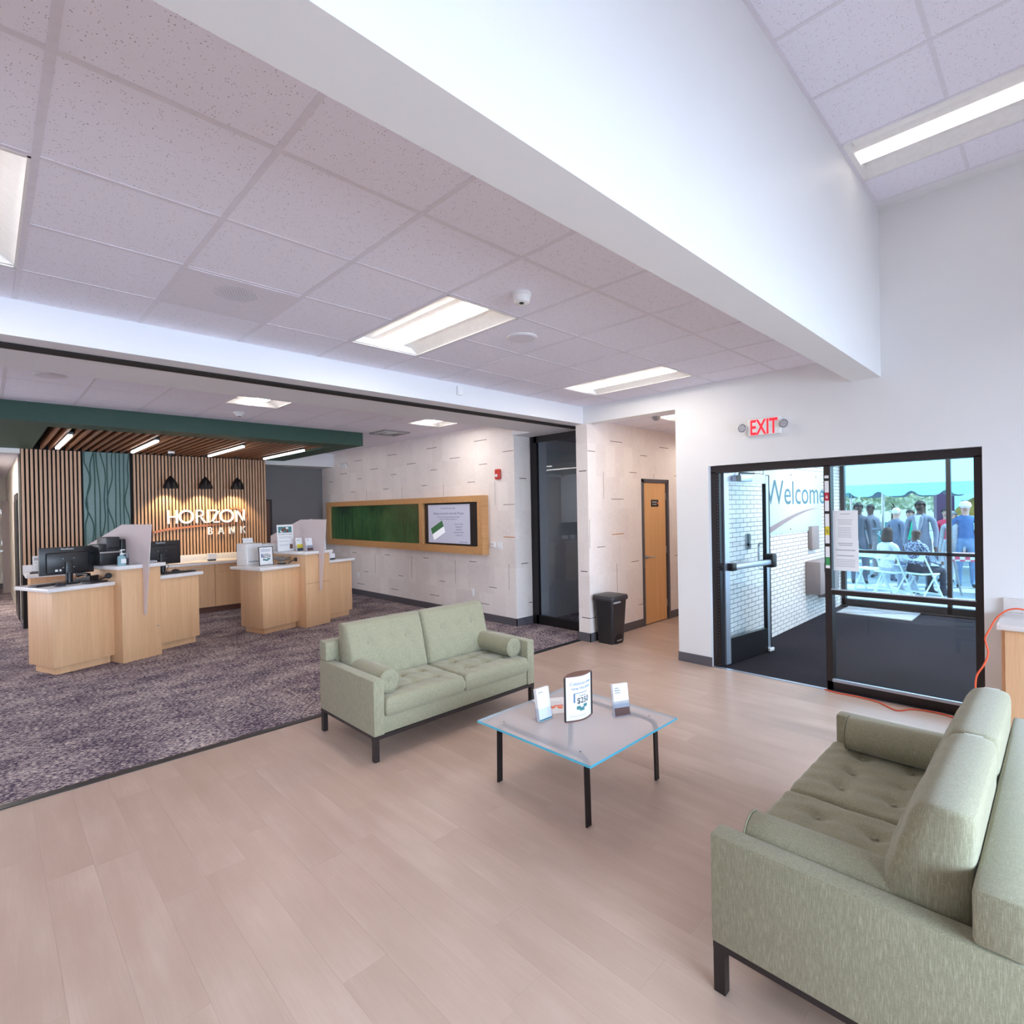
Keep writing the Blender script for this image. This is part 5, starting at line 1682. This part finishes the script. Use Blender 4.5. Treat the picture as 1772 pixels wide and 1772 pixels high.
# oval display sign
t = thing('oval_table_sign', 'curved white 250 sign with brown oval ends on the glass table', 'sign', (2.64, 2.14, TZ + .001), -8)
W2, dp, hh = .112, .034, .275
def lens(k=1.0, n=12):
    a = [(-W2 * k + 2 * W2 * k * i / n, -dp * k * math.sin(PI * i / n)) for i in range(n + 1)]
    b_ = [(W2 * k - 2 * W2 * k * i / n, dp * k * math.sin(PI * i / n)) for i in range(1, n)]
    return a + b_
MB().prism(lens(1.04), 0, .008, 'z').obj('sign_base', 'brown_ink', t, smooth=False)
MB().prism(lens(1.04), hh, hh + .008, 'z').obj('sign_cap', 'brown_ink', t, smooth=False)
MB().prism(lens(.95), .008, hh, 'z').obj('sign_core', 'paper', t)
for s in (-1, 1):
    B('edge_post', (s * W2 - .004, s * W2 + .004, -.005, .005, .006, hh), 'dark_bronze', t)


def bend(o_):
    for v in o_.data.vertices:
        q = (v.co.x / (W2 * .95) + 1) / 2
        v.co.y += -dp * .95 * math.sin(PI * max(0, min(1, q)))
    return o_


core = t.children[2]
bend(text('Celebrate your', .028, 'blue_ink', core, .005, -.0008, .222))
bend(text('new Horizon!', .028, 'blue_ink', core, .005, -.0008, .193))
mb = MB()
for i in range(8):
    mb.box(-.055 + i * .0125, -.055 + (i + 1) * .0125, -.0012, -.0002, .170, .174)
mb.box(-.060, -.050, -.0012, -.0002, .115, .172); bend(mb.obj('picture', 'blue_ink', core, smooth=False))
bend(text('RECEIVE UP TO', .009, 'ink', core, .01, -.0008, .150))
bend(text('$250', .050, 'ink', core, .012, -.0008, .108, bold=.0006))
mb = MB(); mb.box(-.040, -.012, -.0012, -.0002, .070, .092); mb.box(-.018, .020, -.0014, -.0002, .060, .082); mb.box(.012, .046, -.0012, -.0002, .078, .098)
bend(mb.obj('picture', 'teal_ink', core, smooth=False))
mb = MB()
for k in range(6):
    mb.box(-.08 + k * .02, -.064 + k * .02, -.0010, -.0002, .030, .033)
bend(mb.obj('printed_lines', 'grey_ink', core, smooth=False))

brochures((2.475, 2.262, TZ + .001), -4, 'clear holder of white leaflets left of the curved table sign', None, ('teal_ink', .08), ('Horizon',), 'leaflet holders on the glass table', True)
brochures((2.85, 1.955, TZ + .001), -26, 'clear holder with picture leaflets right of the curved table sign', ('grey_ink', .48), ('brown_ink', .28), ('Senior', 'Banking', 'Services'), 'leaflet holders on the glass table', True)
t = thing('flyer', 'white flyer with red drawings lying flat behind the table sign', 'flyer', (2.70, 2.40, TZ + .001), -32)
B('sheet', (-.11, .11, -.14, .14, 0, .001), 'paper', t, smooth=False)
mb = MB(); mb.cyl((-.05, .09, .001), .018, .0006, n=14); mb.box(.0, .06, -.02, .0, .001, .0016); mb.cyl((-.02, -.03, .001), .022, .0006, n=14); mb.cyl((.03, -.045, .001), .02, .0006, n=14)
mb.obj('drawing', 'orange_ink', t, smooth=False)
mb = MB()
for i in range(6):
    mb.box(-.08, .07, .06 - i * .018, .063 - i * .018, .001, .0014)
mb.obj('printed_lines', 'grey_ink', t, smooth=False)

# ================================================================== BIN
t = thing('trash_can', 'black plastic pedal bin standing against the corridor wall', 'bin', (5.655, 4.04, 0), 0)
def rrect(w_, d, r_, n=5):
    pts = []
    for cx, cy, a0 in ((w_ / 2 - r_, d / 2 - r_, 0), (-w_ / 2 + r_, d / 2 - r_, 90), (-w_ / 2 + r_, -d / 2 + r_, 180), (w_ / 2 - r_, -d / 2 + r_, 270)):
        for k in range(n + 1):
            a = R(a0 + 90 * k / n)
            pts.append((cx + r_ * math.cos(a), cy + r_ * math.sin(a)))
    return pts


def loft(mb, rings):
    n = len(rings[0][0])
    vs = []
    for pts, z in rings:
        vs += [(p[0], p[1], z) for p in pts]
    fs = [(k * n + i, k * n + (i + 1) % n, (k + 1) * n + (i + 1) % n, (k + 1) * n + i) for k in range(len(rings) - 1) for i in range(n)]
    fs += [tuple(range(n - 1, -1, -1)), tuple((len(rings) - 1) * n + i for i in range(n))]
    mb.add(vs, fs)
    return mb


loft(MB(), [(rrect(.25, .22, .03), 0), (rrect(.26, .23, .03), .02), (rrect(.33, .29, .045), .54)]).obj('bin_body', 'black_plastic', t)
loft(MB(), [(rrect(.36, .32, .05), .54), (rrect(.37, .33, .055), .55), (rrect(.37, .33, .055), .58), (rrect(.35, .31, .05), .60), (rrect(.2, .18, .05), .612)]).obj('bin_lid', 'dark_plastic', t)
MB().prism([(-.07, .0), (.07, .0), (.07, .07), (.045, .11), (0, .125), (-.045, .11), (-.07, .07)], -.125, -.112, 'y').obj('pedal_recess', 'black', t, smooth=False)
B('pedal', (-.05, .05, -.135, -.11, .035, .048), 'steel', t, r=.003)
B('lid_handle', (-.16, -.02, -.172, -.150, .515, .535), 'grey_plastic', t, r=.004)

# ================================================================== RIGHT COUNTER
RC = .335
t = thing('base_cabinet', 'maple wall cabinet at the right edge behind the sofa', 'cabinet', (4.88, RC - .02, 0), 0)
B('cabinet_body', (.01, .58, -2.3, 0, .10, .835), 'maple', t, smooth=False)
B('toe_kick', (.06, .58, -2.3, 0, 0, .10), 'maple', t, smooth=False)
for i in range(4):
    dd = B('door', (-.01, .01, -.02 - .57 * (i + 1) + .004, -.02 - .57 * i, .105, .832), 'maple', t, smooth=False)
t = thing('countertop', 'white quartz top beside the glass entrance with orange cord', 'countertop', (4.84, RC, .835), 0)
B('slab', (0, .63, -2.35, 0, 0, .035), 'quartz', t, r=.003)
B('backsplash', (.60, .63, -2.35, 0, .035, .135), 'quartz', t, r=.002)


def spline(pts, n=6):
    out = []
    P_ = [Vector(p) for p in pts]
    for i in range(len(P_) - 1):
        a, b_, c2, d2 = P_[max(i - 1, 0)], P_[i], P_[i + 1], P_[min(i + 2, len(P_) - 1)]
        for k in range(n):
            s = k / n
            out.append(.5 * ((2 * b_) + (c2 - a) * s + (2 * a - 5 * b_ + 4 * c2 - d2) * s * s + (3 * b_ - a - 3 * c2 + d2) * s ** 3))
    out.append(P_[-1])
    return out


cd = MB().tube(spline([(5.462, 1.555, .006), (5.43, 1.426, .006), (5.445, 1.30, .006), (5.408, 1.13, .006), (5.292, .983, .006), (5.40, .90, .006), (5.44, .80, .006), (5.44, .70, .006), (5.40, .63, .006), (5.272, .556, .006), (5.147, .488, .006), (5.12, .44, .006), (5.10, .36, .006), (5.0, .25, .006), (4.6, .1, .006)]), .0055, 8).obj('extension_cord', 'orange_cord')
tag(cd, 'orange cord snaking along the floor below the glass entrance', 'cord')
cd = MB().tube(spline([(5.0, -.4, .877), (4.95, -.1, .877), (4.86, .1, .93), (4.83, .199, .985), (4.83, .274, .975), (4.83, .332, .915), (4.825, .371, .827), (4.83, .392, .765), (4.84, .378, .67), (4.84, .40, .587), (4.84, .439, .501), (4.84, .446, .40), (4.84, .435, .343), (4.84, .448, .269), (4.85, .47, .176), (4.92, .47, .05), (5.05, .47, .012), (5.18, .47, .006), (5.25, .44, .006), (5.2, .40, .006), (5.0, .34, .006), (4.8, .25, .006)]), .0055, 8).obj('extension_cord', 'orange_cord')
tag(cd, 'orange cord hanging in a loop off the right quartz counter', 'cord')

exec_outside = True
# ================================================================== OUTSIDE
gr = struct(B('floor_outside', (10.3, 60, -40, 40, -.15, -.02), 'concrete'))


def fold_chair(loc, rz, lb):
    """faces local +Y, back towards -Y"""
    t = thing('folding_chair', lb, 'chair', loc, rz, 'white folding chairs outside')
    for s in (-1, 1):
        MB().tube([(s * .21, -.17, .80), (s * .21, .02, .44), (s * .215, .24, .0)], .014, 6).obj('frame_rail', 'chair_white', t)
        MB().tube([(s * .19, .13, .44), (s * .19, -.18, 0)], .013, 6).obj('leg', 'chair_white', t)
    B('seat', (-.20, .20, -.19, .20, .425, .455), 'chair_white', t, r=.01)
    T = Matrix.Translation((0, -.135, .735)) @ Matrix.Rotation(R(-26), 4, 'X')
    MB().rbox(-.205, .205, -.008, .012, -.07, .08, r=.006, T=T).obj('backrest', 'chair_white', t)
    B('stretcher', (-.20, .20, .20, .225, .06, .085), 'chair_white', t)
    B('stretcher', (-.19, .19, -.13, -.11, .10, .13), 'chair_white', t)
    return t


fc0 = fold_chair((12.0, 2.27, -.02), -120, 'white folding chair under the woman in the white top')
copy_thing(fc0, (12.0, 1.84, -.02), -124, 'white folding chair under the man in the patterned shirt')
copy_thing(fc0, (12.35, 2.70, -.02), -110, 'empty white folding chair nearest the brick wall')

# person builder
SKIN_D = P('skin_dark', (0.10, 0.05, 0.035), .5)
SKIN_L = P('skin_light', (0.62, 0.38, 0.30), .5)
cl_cache = {}


def cloth(col):
    if col not in cl_cache:
        cl_cache[col] = P('cloth_%d' % len(cl_cache), col, .8, var=.12, vscale=14)
    return cl_cache[col]


m, nt, b = nm('patterned_shirt')
n1 = tex_noise(nt, 38, 2, objc(nt)); r = ramp(nt, n1.outputs[0], [(.46, (.05, .06, .13)), (.54, (.42, .46, .62))]); nt.links.new(r.outputs[0], b.inputs['Base Color'])
PATT = m


def person(loc, rz, label, h=1.75, pose='stand', top=(.3, .3, .35), pants=(.05, .05, .07), skin=None, hair=(.02, .015, .012), hairlen=0, arms='down', shoes=(.03, .03, .03), extras=(), wide=1.0, topmat=None):
    """faces local -Y; feet at z=0 (stand) or seat at chair"""
    skin = skin or SKIN_D
    t = thing('person', label, 'person', loc, rz, 'people outside')
    S = h / 1.75
    J = []
    E_ = []

    def j(x_, y_, z_, r_, reg):
        J.append((x_ * S, y_ * S, z_ * S, r_ * S, reg)); return len(J) - 1

    def e(a, b_):
        E_.append((a, b_))
    if pose == 'stand':
        pz, py = .94, 0.0
        dz = 0
    else:
        pz, py = .50, 0.10
        dz = -.44
    pel = j(0, py, pz, .125 * wide, 'pants')
    wa = j(0, py + .005, 1.10 + dz, .118 * wide, 'top')
    ch = j(0, py + .01, 1.30 + dz, .135 * wide, 'top')
    sh_ = j(0, py + .015, 1.42 + dz, .09, 'top')
    ne = j(0, py + .005, 1.50 + dz, .052, 'skin')
    hb = j(0, py - .005, 1.575 + dz, .072, 'skin')
    hm = j(0, py - .01, 1.645 + dz, .086, 'skin')
    ht = j(0, py - .002, 1.70 + dz, .066, 'skin')
    e(pel, wa); e(wa, ch); e(ch, sh_); e(sh_, ne); e(ne, hb); e(hb, hm); e(hm, ht)
    for s in (-1, 1):
        so_ = j(s * .165 * wide, py + .01, 1.395 + dz, .062, 'top')
        e(sh_, so_)
        if arms == 'down':
            el = j(s * .205 * wide, py + .03, 1.13 + dz, .050, 'top'); wr = j(s * .215 * wide, py - .05, .90 + dz, .034, 'sleeve')
            hd_ = (s * .215 * wide, py - .07, .84 + dz, 0, -.02, -1)
        elif arms == 'fold':
            el = j(s * .25 * wide, py + .02, 1.15 + dz, .046, 'top'); wr = j(s * .03, py - .20, 1.17 + dz, .034, 'sleeve')
            hd_ = (s * -.04, py - .215, 1.19 + dz, -s, 0, .1)
        else:
            el = j(s * .22, py - .06, 1.15 + dz, .045, 'top'); wr = j(s * .17, py - .28, 1.08 + dz, .032, 'sleeve')
            hd_ = (s * .15, py - .34, 1.08 + dz, -s * .1, -1, 0)
        e(so_, el); e(el, wr)
        pm = j(hd_[0], hd_[1], hd_[2], .034, 'skin'); e(wr, pm)
        d_ = Vector(hd_[3:6]).normalized()
        sd = d_.cross(Vector((1, 0, 0) if abs(d_.x) < .8 else (0, 0, 1))).normalized()
        for k in range(4):
            o_ = sd * (.027 * (k - 1.5) / 1.5)
            ln = (.06, .07, .065, .05)[k]
            q0 = Vector(hd_[:3]) + o_ + d_ * .02
            f1 = j(*(q0 + d_ * ln * .6), .0095, 'skin'); f2 = j(*(q0 + d_ * ln + Vector((0, -.012, 0))), .008, 'skin')
            e(pm, f1); e(f1, f2)
        q0 = Vector(hd_[:3]) + sd * -.045
        f1 = j(*(q0 + d_ * .01), .010, 'skin'); f2 = j(*(q0 + d_ * .04 - sd * .008), .009, 'skin'); e(pm, f1); e(f1, f2)
        if pose == 'stand':
            hp = j(s * .09 * wide, py, .88, .095 * wide, 'pants'); kn = j(s * .105, py - .015, .50, .062, 'pants'); an = j(s * .11, py + .02, .09, .042, 'pants')
            toe = j(s * .125, py - .15, .035, .033, 'shoe'); hl = j(s * .11, py + .045, .045, .036, 'shoe')
        else:
            hp = j(s * .10 * wide, py - .02, .50, .095 * wide, 'pants'); kn = j(s * .13, py - .42, .52, .066, 'pants'); an = j(s * .13, py - .42, .10, .042, 'pants')
            toe = j(s * .14, py - .58, .035, .033, 'shoe'); hl = j(s * .13, py - .39, .045, .036, 'shoe')
        e(pel, hp); e(hp, kn); e(kn, an); e(an, toe); e(an, hl)
    me = bpy.data.meshes.new('body')
    me.from_pydata([q[:3] for q in J], E_, [])
    o_ = bpy.data.objects.new('body', me)
    COL.objects.link(o_)
    md = o_.modifiers.new('s', 'SKIN'); md.use_smooth_shade = True
    sv = me.skin_vertices[0].data
    for i, q in enumerate(J):
        sv[i].radius = (q[3], q[3] * (.82 if q[4] in ('top', 'pants') and i < 4 else 1.0))
        sv[i].use_root = (i == 0)
    sb = o_.modifiers.new('b', 'SUBSURF'); sb.levels = 1; sb.render_levels = 1
    dg = bpy.context.evaluated_depsgraph_get()
    me2 = bpy.data.meshes.new_from_object(o_.evaluated_get(dg))
    bpy.data.objects.remove(o_)
    topm = topmat or cloth(top)
    for mt in (topm, cloth(pants), skin, cloth(shoes)):
        me2.materials.append(mt)
    idx = {'top': 0, 'sleeve': 0, 'pants': 1, 'skin': 2, 'shoe': 3}
    if 'short_sleeve' in extras:
        idx['sleeve'] = 2
    segs = [(Vector(J[a][:3]), Vector(J[b_][:3]), J[a], J[b_]) for a, b_ in E_]
    for p_ in me2.polygons:
        c_ = p_.center
        best = None
        for A, B_, ja, jb in segs:
            ab = B_ - A
            s = max(0, min(1, (c_ - A).dot(ab) / max(ab.length_squared, 1e-9)))
            dd = (c_ - (A + ab * s)).length - (ja[3] * (1 - s) + jb[3] * s)
            if best is None or dd < best[0]:
                reg = ja[4] if s < .5 else jb[4]
                best = (dd, reg)
        p_.material_index = idx[best[1]]
        p_.use_smooth = True
    mobj('body', me2, t)
    # head details
    hx, hy, hz, hr = J[hm][0], J[hm][1], J[hm][2], J[hm][3]
    fc_ = MB()
    for s in (-1, 1):
        fc_.lathe([(0, .006), (.007, .004), (.010, 0)], 8, T=Matrix.Translation((s * .031 * S, hy - hr * .93, hz + .005)) @ Matrix.Rotation(R(90), 4, 'X'))
    fc_.obj('eyes', 'ink', t)
    mb = MB(); mb.prism([(-.012, 0), (.012, 0), (.003, .04), (-.003, .04)], hy - hr * 1.17, hy - hr * .8, 'y', T=Matrix.Translation((0, 0, hz - .035))); mb.obj('nose', skin, t)
    B('mouth', (-.022, .022, hy - hr * .93, hy - hr * .8, hz - .062, hz - .054), 'brown_ink', t)
    for s in (-1, 1):
        MB().lathe([(0, .01), (.014, .006), (.02, 0)], 10, T=Matrix.Translation((s * hr * .95, hy + .005, hz - .01)) @ Matrix.Rotation(s * R(90), 4, 'Y')).obj('ear', skin, t)
    if hair:
        hm_ = P('hair', hair, .7)
        prof = [(0, .118), (.04, .112), (.075, .085), (.094, .045), (.098, .01)] + ([(.09, -.03)] if hairlen == 0 else [(.11, -.06), (.12, -.14), (.09, -.19)])
        n = 24
        mb = MB()
        vs = []
        for (r_, z_) in prof:
            for i in range(n):
                a = 2 * PI * i / n
                fr = -math.sin(a)           # 1 at face side (-y)
                zz = z_
                if fr > .2 and z_ < .045:
                    zz = max(z_, .055)
                    r3 = min(r_, .09)
                elif fr > -.25 and z_ < .0 and hairlen == 0:
                    zz = .005; r3 = .095
                else:
                    r3 = r_
                vs.append((r3 * S * .93 * math.cos(a), hy + .008 + r3 * S * math.sin(a), hz + zz * S * .93))
        fs = [(k * n + i, k * n + (i + 1) % n, (k + 1) * n + (i + 1) % n, (k + 1) * n + i) for k in range(len(prof) - 1) for i in range(n)]
        mb.add(vs, fs); mb.obj('hair', hm_, t)
    return t, (hx, hy, hz, hr, S)


def blazer(t, H_, col, dz=0):
    hx, hy, hz, hr, S = H_
    mm_ = cloth(col)
    mb = MB()
    for s in (-1, 1):
        pts = [(s * .02, .82), (s * .20, .80), (s * .205, 1.05), (s * .20, 1.38), (s * .09, 1.47), (s * .05, 1.40), (s * .012, 1.12)]
        if s > 0:
            pts = pts
        else:
            pts = pts[::-1]
        mb.prism(pts, -.145, -.115, 'y')
    mb.obj('jacket_front', mm_, t)


sk_d, sk_l = SKIN_D, SKIN_L
p1, H1 = person((13.0, 1.98, -.02), -98, 'bearded man in a pale grey blazer and open white shirt, standing', 1.74, top=(.22, .24, .31), pants=(.20, .22, .28), skin=sk_d, wide=1.18)
# shirt front and lapels as clothing parts
MB().prism([(-.055, 1.42), (.0, 1.10), (.055, 1.42), (.045, 1.46), (-.045, 1.46)], -.165, -.115, 'y').obj('shirt_front', cloth((.78, .80, .85)), p1)
for s in (-1, 1):
    q = [(s * .05, 1.45), (s * .085, 1.42), (s * .075, 1.30), (s * .004, 1.07), (s * -.002, 1.10)]
    MB().prism(q if s < 0 else q[::-1], -.172, -.120, 'y').obj('lapel', cloth((.27, .29, .36)), p1)
MB().lathe([(0, -.01), (.04, 0), (.055, .03), (.05, .045)], 14, T=Matrix.Translation((0, -.045, 1.555)), a0=PI, a1=2 * PI).obj('beard', P('beard', (.015, .01, .01), .8), p1)

person((13.9, 1.40, -.02), -80, 'man in a blue T-shirt and cap with white sunglasses, at right', 1.69, top=(.07, .16, .36), pants=(.16, .27, .45), skin=sk_l, hair=(.75, .66, .60), extras=('short_sleeve',), arms='down', wide=1.12)
w1, H2 = person((12.02, 2.26, -.02), 58, 'seated woman in a white top seen from behind', 1.68, pose='sit', top=(.72, .76, .84), pants=(.45, .50, .62), skin=sk_d, hair=(.05, .025, .02), hairlen=1, arms='front')
person((12.02, 1.83, -.02), 54, 'seated bald man in a navy patterned shirt seen from behind', 1.70, pose='sit', topmat=PATT, pants=(.03, .03, .05), skin=sk_d, hair=None, arms='front', wide=1.1)
person((13.35, 3.10, -.02), -70, 'tall person in dark shorts and shoes half hidden by the notices', 1.72, top=(.10, .10, .13), pants=(.12, .12, .16), skin=sk_d)
person((14.6, 3.15, -.02), -120, 'person in grey clothes with folded arms beside the car', 1.68, top=(.22, .22, .26), pants=(.30, .27, .28), skin=sk_d, arms='fold')
person((13.9, 2.53, -.02), 60, 'grey-haired man in a grey suit seen from behind', 1.60, top=(.17, .20, .28), pants=(.14, .16, .24), skin=sk_l, hair=(.75, .74, .76))
person((14.4, 2.37, -.02), -110, 'person in a bright green shirt behind the blazer', 1.55, top=(.02, .62, .34), pants=(.1, .1, .12), skin=sk_l)
person((14.6, 1.78, -.02), -100, 'person in a pink-red shirt right of the blazer', 1.58, top=(.85, .06, .12), pants=(.7, .7, .75), skin=sk_l, hair=(.01, .01, .02))
person((13.9, 1.60, -.02), -100, 'person in a black and white patterned dress near the mullion', 1.52, top=(.45, .47, .50), pants=(.40, .42, .46), skin=sk_l, hair=(.3, .3, .3), wide=1.05)
# cap and glasses for the man in blue
capman = [o for o in bpy.data.objects if o.get('label', '').startswith('man in a blue T-shirt')][0]
S_ = 1.69 / 1.75
MB().lathe([(.098, .0), (.10, .03), (.085, .075), (.04, .105), (0, .11)], 20, T=Matrix.Translation((0, -.005, 1.645 * S_ + .02))).prism([(-.07, -.07), (.07, -.07), (.06, -.17), (0, -.19), (-.06, -.17)], 1.645 * S_ + .025, 1.645 * S_ + .037, 'z').obj('cap', cloth((.78, .70, .66)), capman)
MB().box(-.075, .075, -.105, -.085, 1.645 * S_ - .005, 1.645 * S_ + .022).obj('sunglasses', 'paper', capman)

# folding table with a patterned cloth
t = thing('folding_table', 'folding table under a red and white cloth outside', 'table', (13.0, 1.12, -.02), 8)
B('tabletop', (-.35, .35, -.75, .45, .70, .73), 'white_plastic', t)
for a, b_ in ((-.30, -.68), (.30, -.68), (-.30, .38), (.30, .38)):
    MB().tube([(a, b_, .70), (a, b_ + (.12 if b_ < 0 else -.12), .0)], .013, 6).obj('leg', 'grey_plastic', t)
m, nt, b = nm('gingham_cloth')
ck = nt.nodes.new('ShaderNodeTexChecker'); ck.inputs['Scale'].default_value = 14; ck.inputs[1].default_value = (.75, .10, .18, 1); ck.inputs[2].default_value = (.85, .80, .84, 1)
nt.links.new(objc(nt), ck.inputs['Vector']); nt.links.new(ck.outputs[0], b.inputs['Base Color'])
M['gingham'] = m
tc = thing('tablecloth', 'red and white checked cloth draped over the outdoor table', 'tablecloth', (13.0, 1.12, .712), 8)
mb = MB(); mb.box(-.37, .37, -.77, .47, 0, .006)
mb.box(-.375, -.37, -.77, .47, -.10, .006); mb.box(.37, .375, -.77, .47, -.10, .006); mb.box(-.37, .37, -.775, -.77, -.10, .006); mb.box(-.37, .37, .47, .475, -.1, .006)
mb.obj('cloth_drape', 'gingham', tc, smooth=False)

# tent
TX0, TX1 = 14.9, 18.9
t = thing('event_tent', 'white frame tent with scalloped valance outside the entrance', 'tent', (0, 0, 0))
tent_y0, tent_y1, eave, ridge = -1.6, 4.6, 2.12, 3.7
xc, yc = (TX0 + TX1) / 2, (tent_y0 + tent_y1) / 2
rf = MB()
rf.add([(TX0, tent_y0, eave), (TX1, tent_y0, eave), (TX1, tent_y1, eave), (TX0, tent_y1, eave), (xc, yc - .8, ridge), (xc, yc + .8, ridge)], [(0, 4, 5, 3), (0, 1, 4), (1, 2, 5, 4), (3, 5, 2)])
o_ = rf.obj('tent_roof', 'tent', t, smooth=False)


def valance(x0, y0, x1, y1, name='valance'):
    n = max(1, round(math.hypot(x1 - x0, y1 - y0) / .60))
    top, bot = [], []
    m_ = n * 10
    for i in range(m_ + 1):
        q = i / m_
        ph = (i % 10) / 10
        z_ = eave - .28 + .13 * max(0, math.cos((ph - .5) * 2 * PI) - .15) ** 1.0 * 1.0
        top.append((x0 + (x1 - x0) * q, y0 + (y1 - y0) * q, eave)); bot.append((x0 + (x1 - x0) * q, y0 + (y1 - y0) * q, z_))
    vs = top + bot
    return MB().add(vs, [(i, i + 1, m_ + 2 + i, m_ + 1 + i) for i in range(m_)])


valance(TX0, tent_y0, TX0, tent_y1).obj('valance', 'tent', t, smooth=False)
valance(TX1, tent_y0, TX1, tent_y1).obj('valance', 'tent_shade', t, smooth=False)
valance(TX0, tent_y0, TX1, tent_y0).obj('valance', 'tent', t, smooth=False)
valance(TX0, tent_y1, TX1, tent_y1).obj('valance', 'tent', t, smooth=False)
for a, b_ in ((TX0 + .03, tent_y0 + .03), (TX1 - .03, tent_y0 + .03), (TX0 + .03, 2.97), (TX1 - .03, tent_y1 - .03), (TX0 + .03, tent_y1 - .03)):
    MB().cyl((a, b_, -.02), .03, eave + .02, n=10).obj('tent_pole', 'steel', t)
MB().tube([(TX0 - .01, 3.4, 2.05), (TX0 + .5, 3.0, 2.45)], .01, 5).obj('tent_rope', 'grey_ink', t)

# car
t = thing('parked_car', 'pale green-lettered van parked beyond the tent', 'car', (20.9, 6.3, -.02), 25)
body = [(-2.3, .35), (-2.3, .95), (-1.7, 1.05), (-1.1, 1.62), (1.2, 1.66), (1.9, 1.05), (2.3, .95), (2.35, .35)]
MB().prism(body, -.85, .85, 'y').obj('car_body', P('car_paint', (.55, .72, .74), .2, coat=1), t, smooth=False)
M['car_glass'] = P('car_glass', (.05, .14, .17), .08)
for s in (-1, 1):
    y0, y1 = sorted((s * .852, s * .862))
    for q in ([(-1.05, 1.05), (-.25, 1.05), (-.25, 1.52), (-.72, 1.50)], [(-.18, 1.05), (.75, 1.05), (.75, 1.56), (-.18, 1.53)], [(.82, 1.05), (1.6, 1.05), (1.1, 1.56), (.82, 1.56)]):
        MB().prism(q, y0, y1, 'y').obj('car_window', 'car_glass', t, smooth=False)
    for a in (-1.4, 1.45):
        MB().cyl((a, s * .80 - (.10 if s < 0 else 0), .34), .34, .10 + .08, 'y', 20).obj('wheel', 'black_plastic', t)
MB().prism([(-1.75, 1.05), (-1.15, 1.58), (-1.10, 1.58), (-1.68, 1.05)], -.7, .7, 'y').obj('car_windscreen', 'car_glass', t, smooth=False)
B('car_stripe', (-1.2, 1.4, -.858, -.851, .75, .98), 'green_ink', t)
# branded table banner
t = thing('table_banner', 'pale teal banner with white HORIZON BANK lettering outside', 'banner', (15.3, 3.02, -.02), -70)
B('banner_cloth', (-.55, .55, -.01, .01, .35, 1.25), P('banner_teal', (.10, .36, .36), .6), t)
text('HORIZON', .23, 'paper', t, -.02, -.012, .90); text('BANK', .18, 'paper', t, .05, -.012, .62, spacing=1.4)
for s in (-1, 1):
    B('banner_post', (s * .55 - .01, s * .55 + .01, -.015, .015, 0, 1.27), 'steel', t)
# food stall
t = thing('food_stall', 'dark maroon food stall with yellow top board beyond the tent', 'stall', (20.0, 1.9, -.02), -80)
B('stall_body', (-.75, 2.6, 0, 1.8, 0, 2.5), P('stall_maroon', (.10, .04, .10), .5), t)
B('stall_top_board', (-.8, 2.7, -.02, 0, 2.05, 2.25), 'yellow_ink', t)
mbd = B('menu_board', (-.35, .75, -.04, -.02, .9, 2.0), P('menu_board', (.55, .80, .86), .5), t)
mb = MB()
for i in range(4):
    mb.box(-.2, .55, -.043, -.04, 1.1 + i * .2, 1.13 + i * .2)
mb.obj('printed_lines', 'teal_ink', mbd, smooth=False)
B('red_canopy', (.9, 2.4, -.9, .1, 1.85, 2.0), 'red', t)
t = thing('yellow_umbrella', 'yellow and orange parasol behind the man in blue', 'umbrella', (16.9, 1.18, -.02), 0)
MB().lathe([(0, 1.88), (.3, 1.84), (.6, 1.66), (.8, 1.40), (.78, 1.38), (.3, 1.78), (0, 1.82)], 10).obj('umbrella_canopy', P('umbrella_cloth', (.95, .38, .06), .6, var=.4, vscale=4), t)
MB().cyl((0, 0, 0), .03, 1.82, n=10).obj('umbrella_pole', 'steel', t)
MB().cyl((0, 0, 0), .25, .06, n=16).obj('umbrella_base', 'grey_plastic', t)


# trees and hedge
M['leaf'] = P('leaf', (.62, .70, .50), .7, var=.5, vscale=3)
M['bark'] = P('bark', (.15, .10, .07), .9)


def tree(loc, h, r_, n, lb, seed, stem=True):
    rr = random.Random(seed)
    t = thing('tree', lb, 'tree', loc, 0, 'trees behind the tent')
    if stem:
        MB().tube([(0, 0, 0), (.05, 0, h * .4), (0, .08, h * .75)], .1, 8, radii=[.13, .10, .05]).obj('trunk', 'bark', t)
    mb = MB()
    for i in range(n):
        a, b_ = rr.random() * 2 * PI, math.acos(2 * rr.random() - 1)
        q = r_ * (.55 + .45 * rr.random())
        c_ = Vector((q * math.sin(b_) * math.cos(a), q * math.sin(b_) * math.sin(a), h * .68 + q * .75 * math.cos(b_)))
        s = .10 + rr.random() * .12
        u = Vector((rr.random() - .5, rr.random() - .5, rr.random() - .5)).normalized(); v = u.orthogonal().normalized()
        mb.add([c_ - u * s, c_ + v * s * .6, c_ + u * s, c_ - v * s * .6], [(0, 1, 2, 3)])
    stuff(mb.obj('foliage', 'leaf', t, smooth=False))


tree((24.5, 6.3, 0), 3.6, 1.7, 1500, 'leafy pale tree above the parked van', 1)
tree((26.5, 4.9, 0), 4.0, 1.9, 1500, 'darker tree behind the tent pole', 2)
tree((31.5, 4.7, 0), 3.9, 2.0, 1300, 'low pale tree left of the man in the blazer', 3)
tree((36, 3.7, 0), 4.0, 2.0, 1200, 'low tree seen right of the man in the blazer', 4)
struct(B('wall_far_building', (40, 41, -20, 30, 0, 3.0), P('far_facade', (.70, .72, .66), .8)))
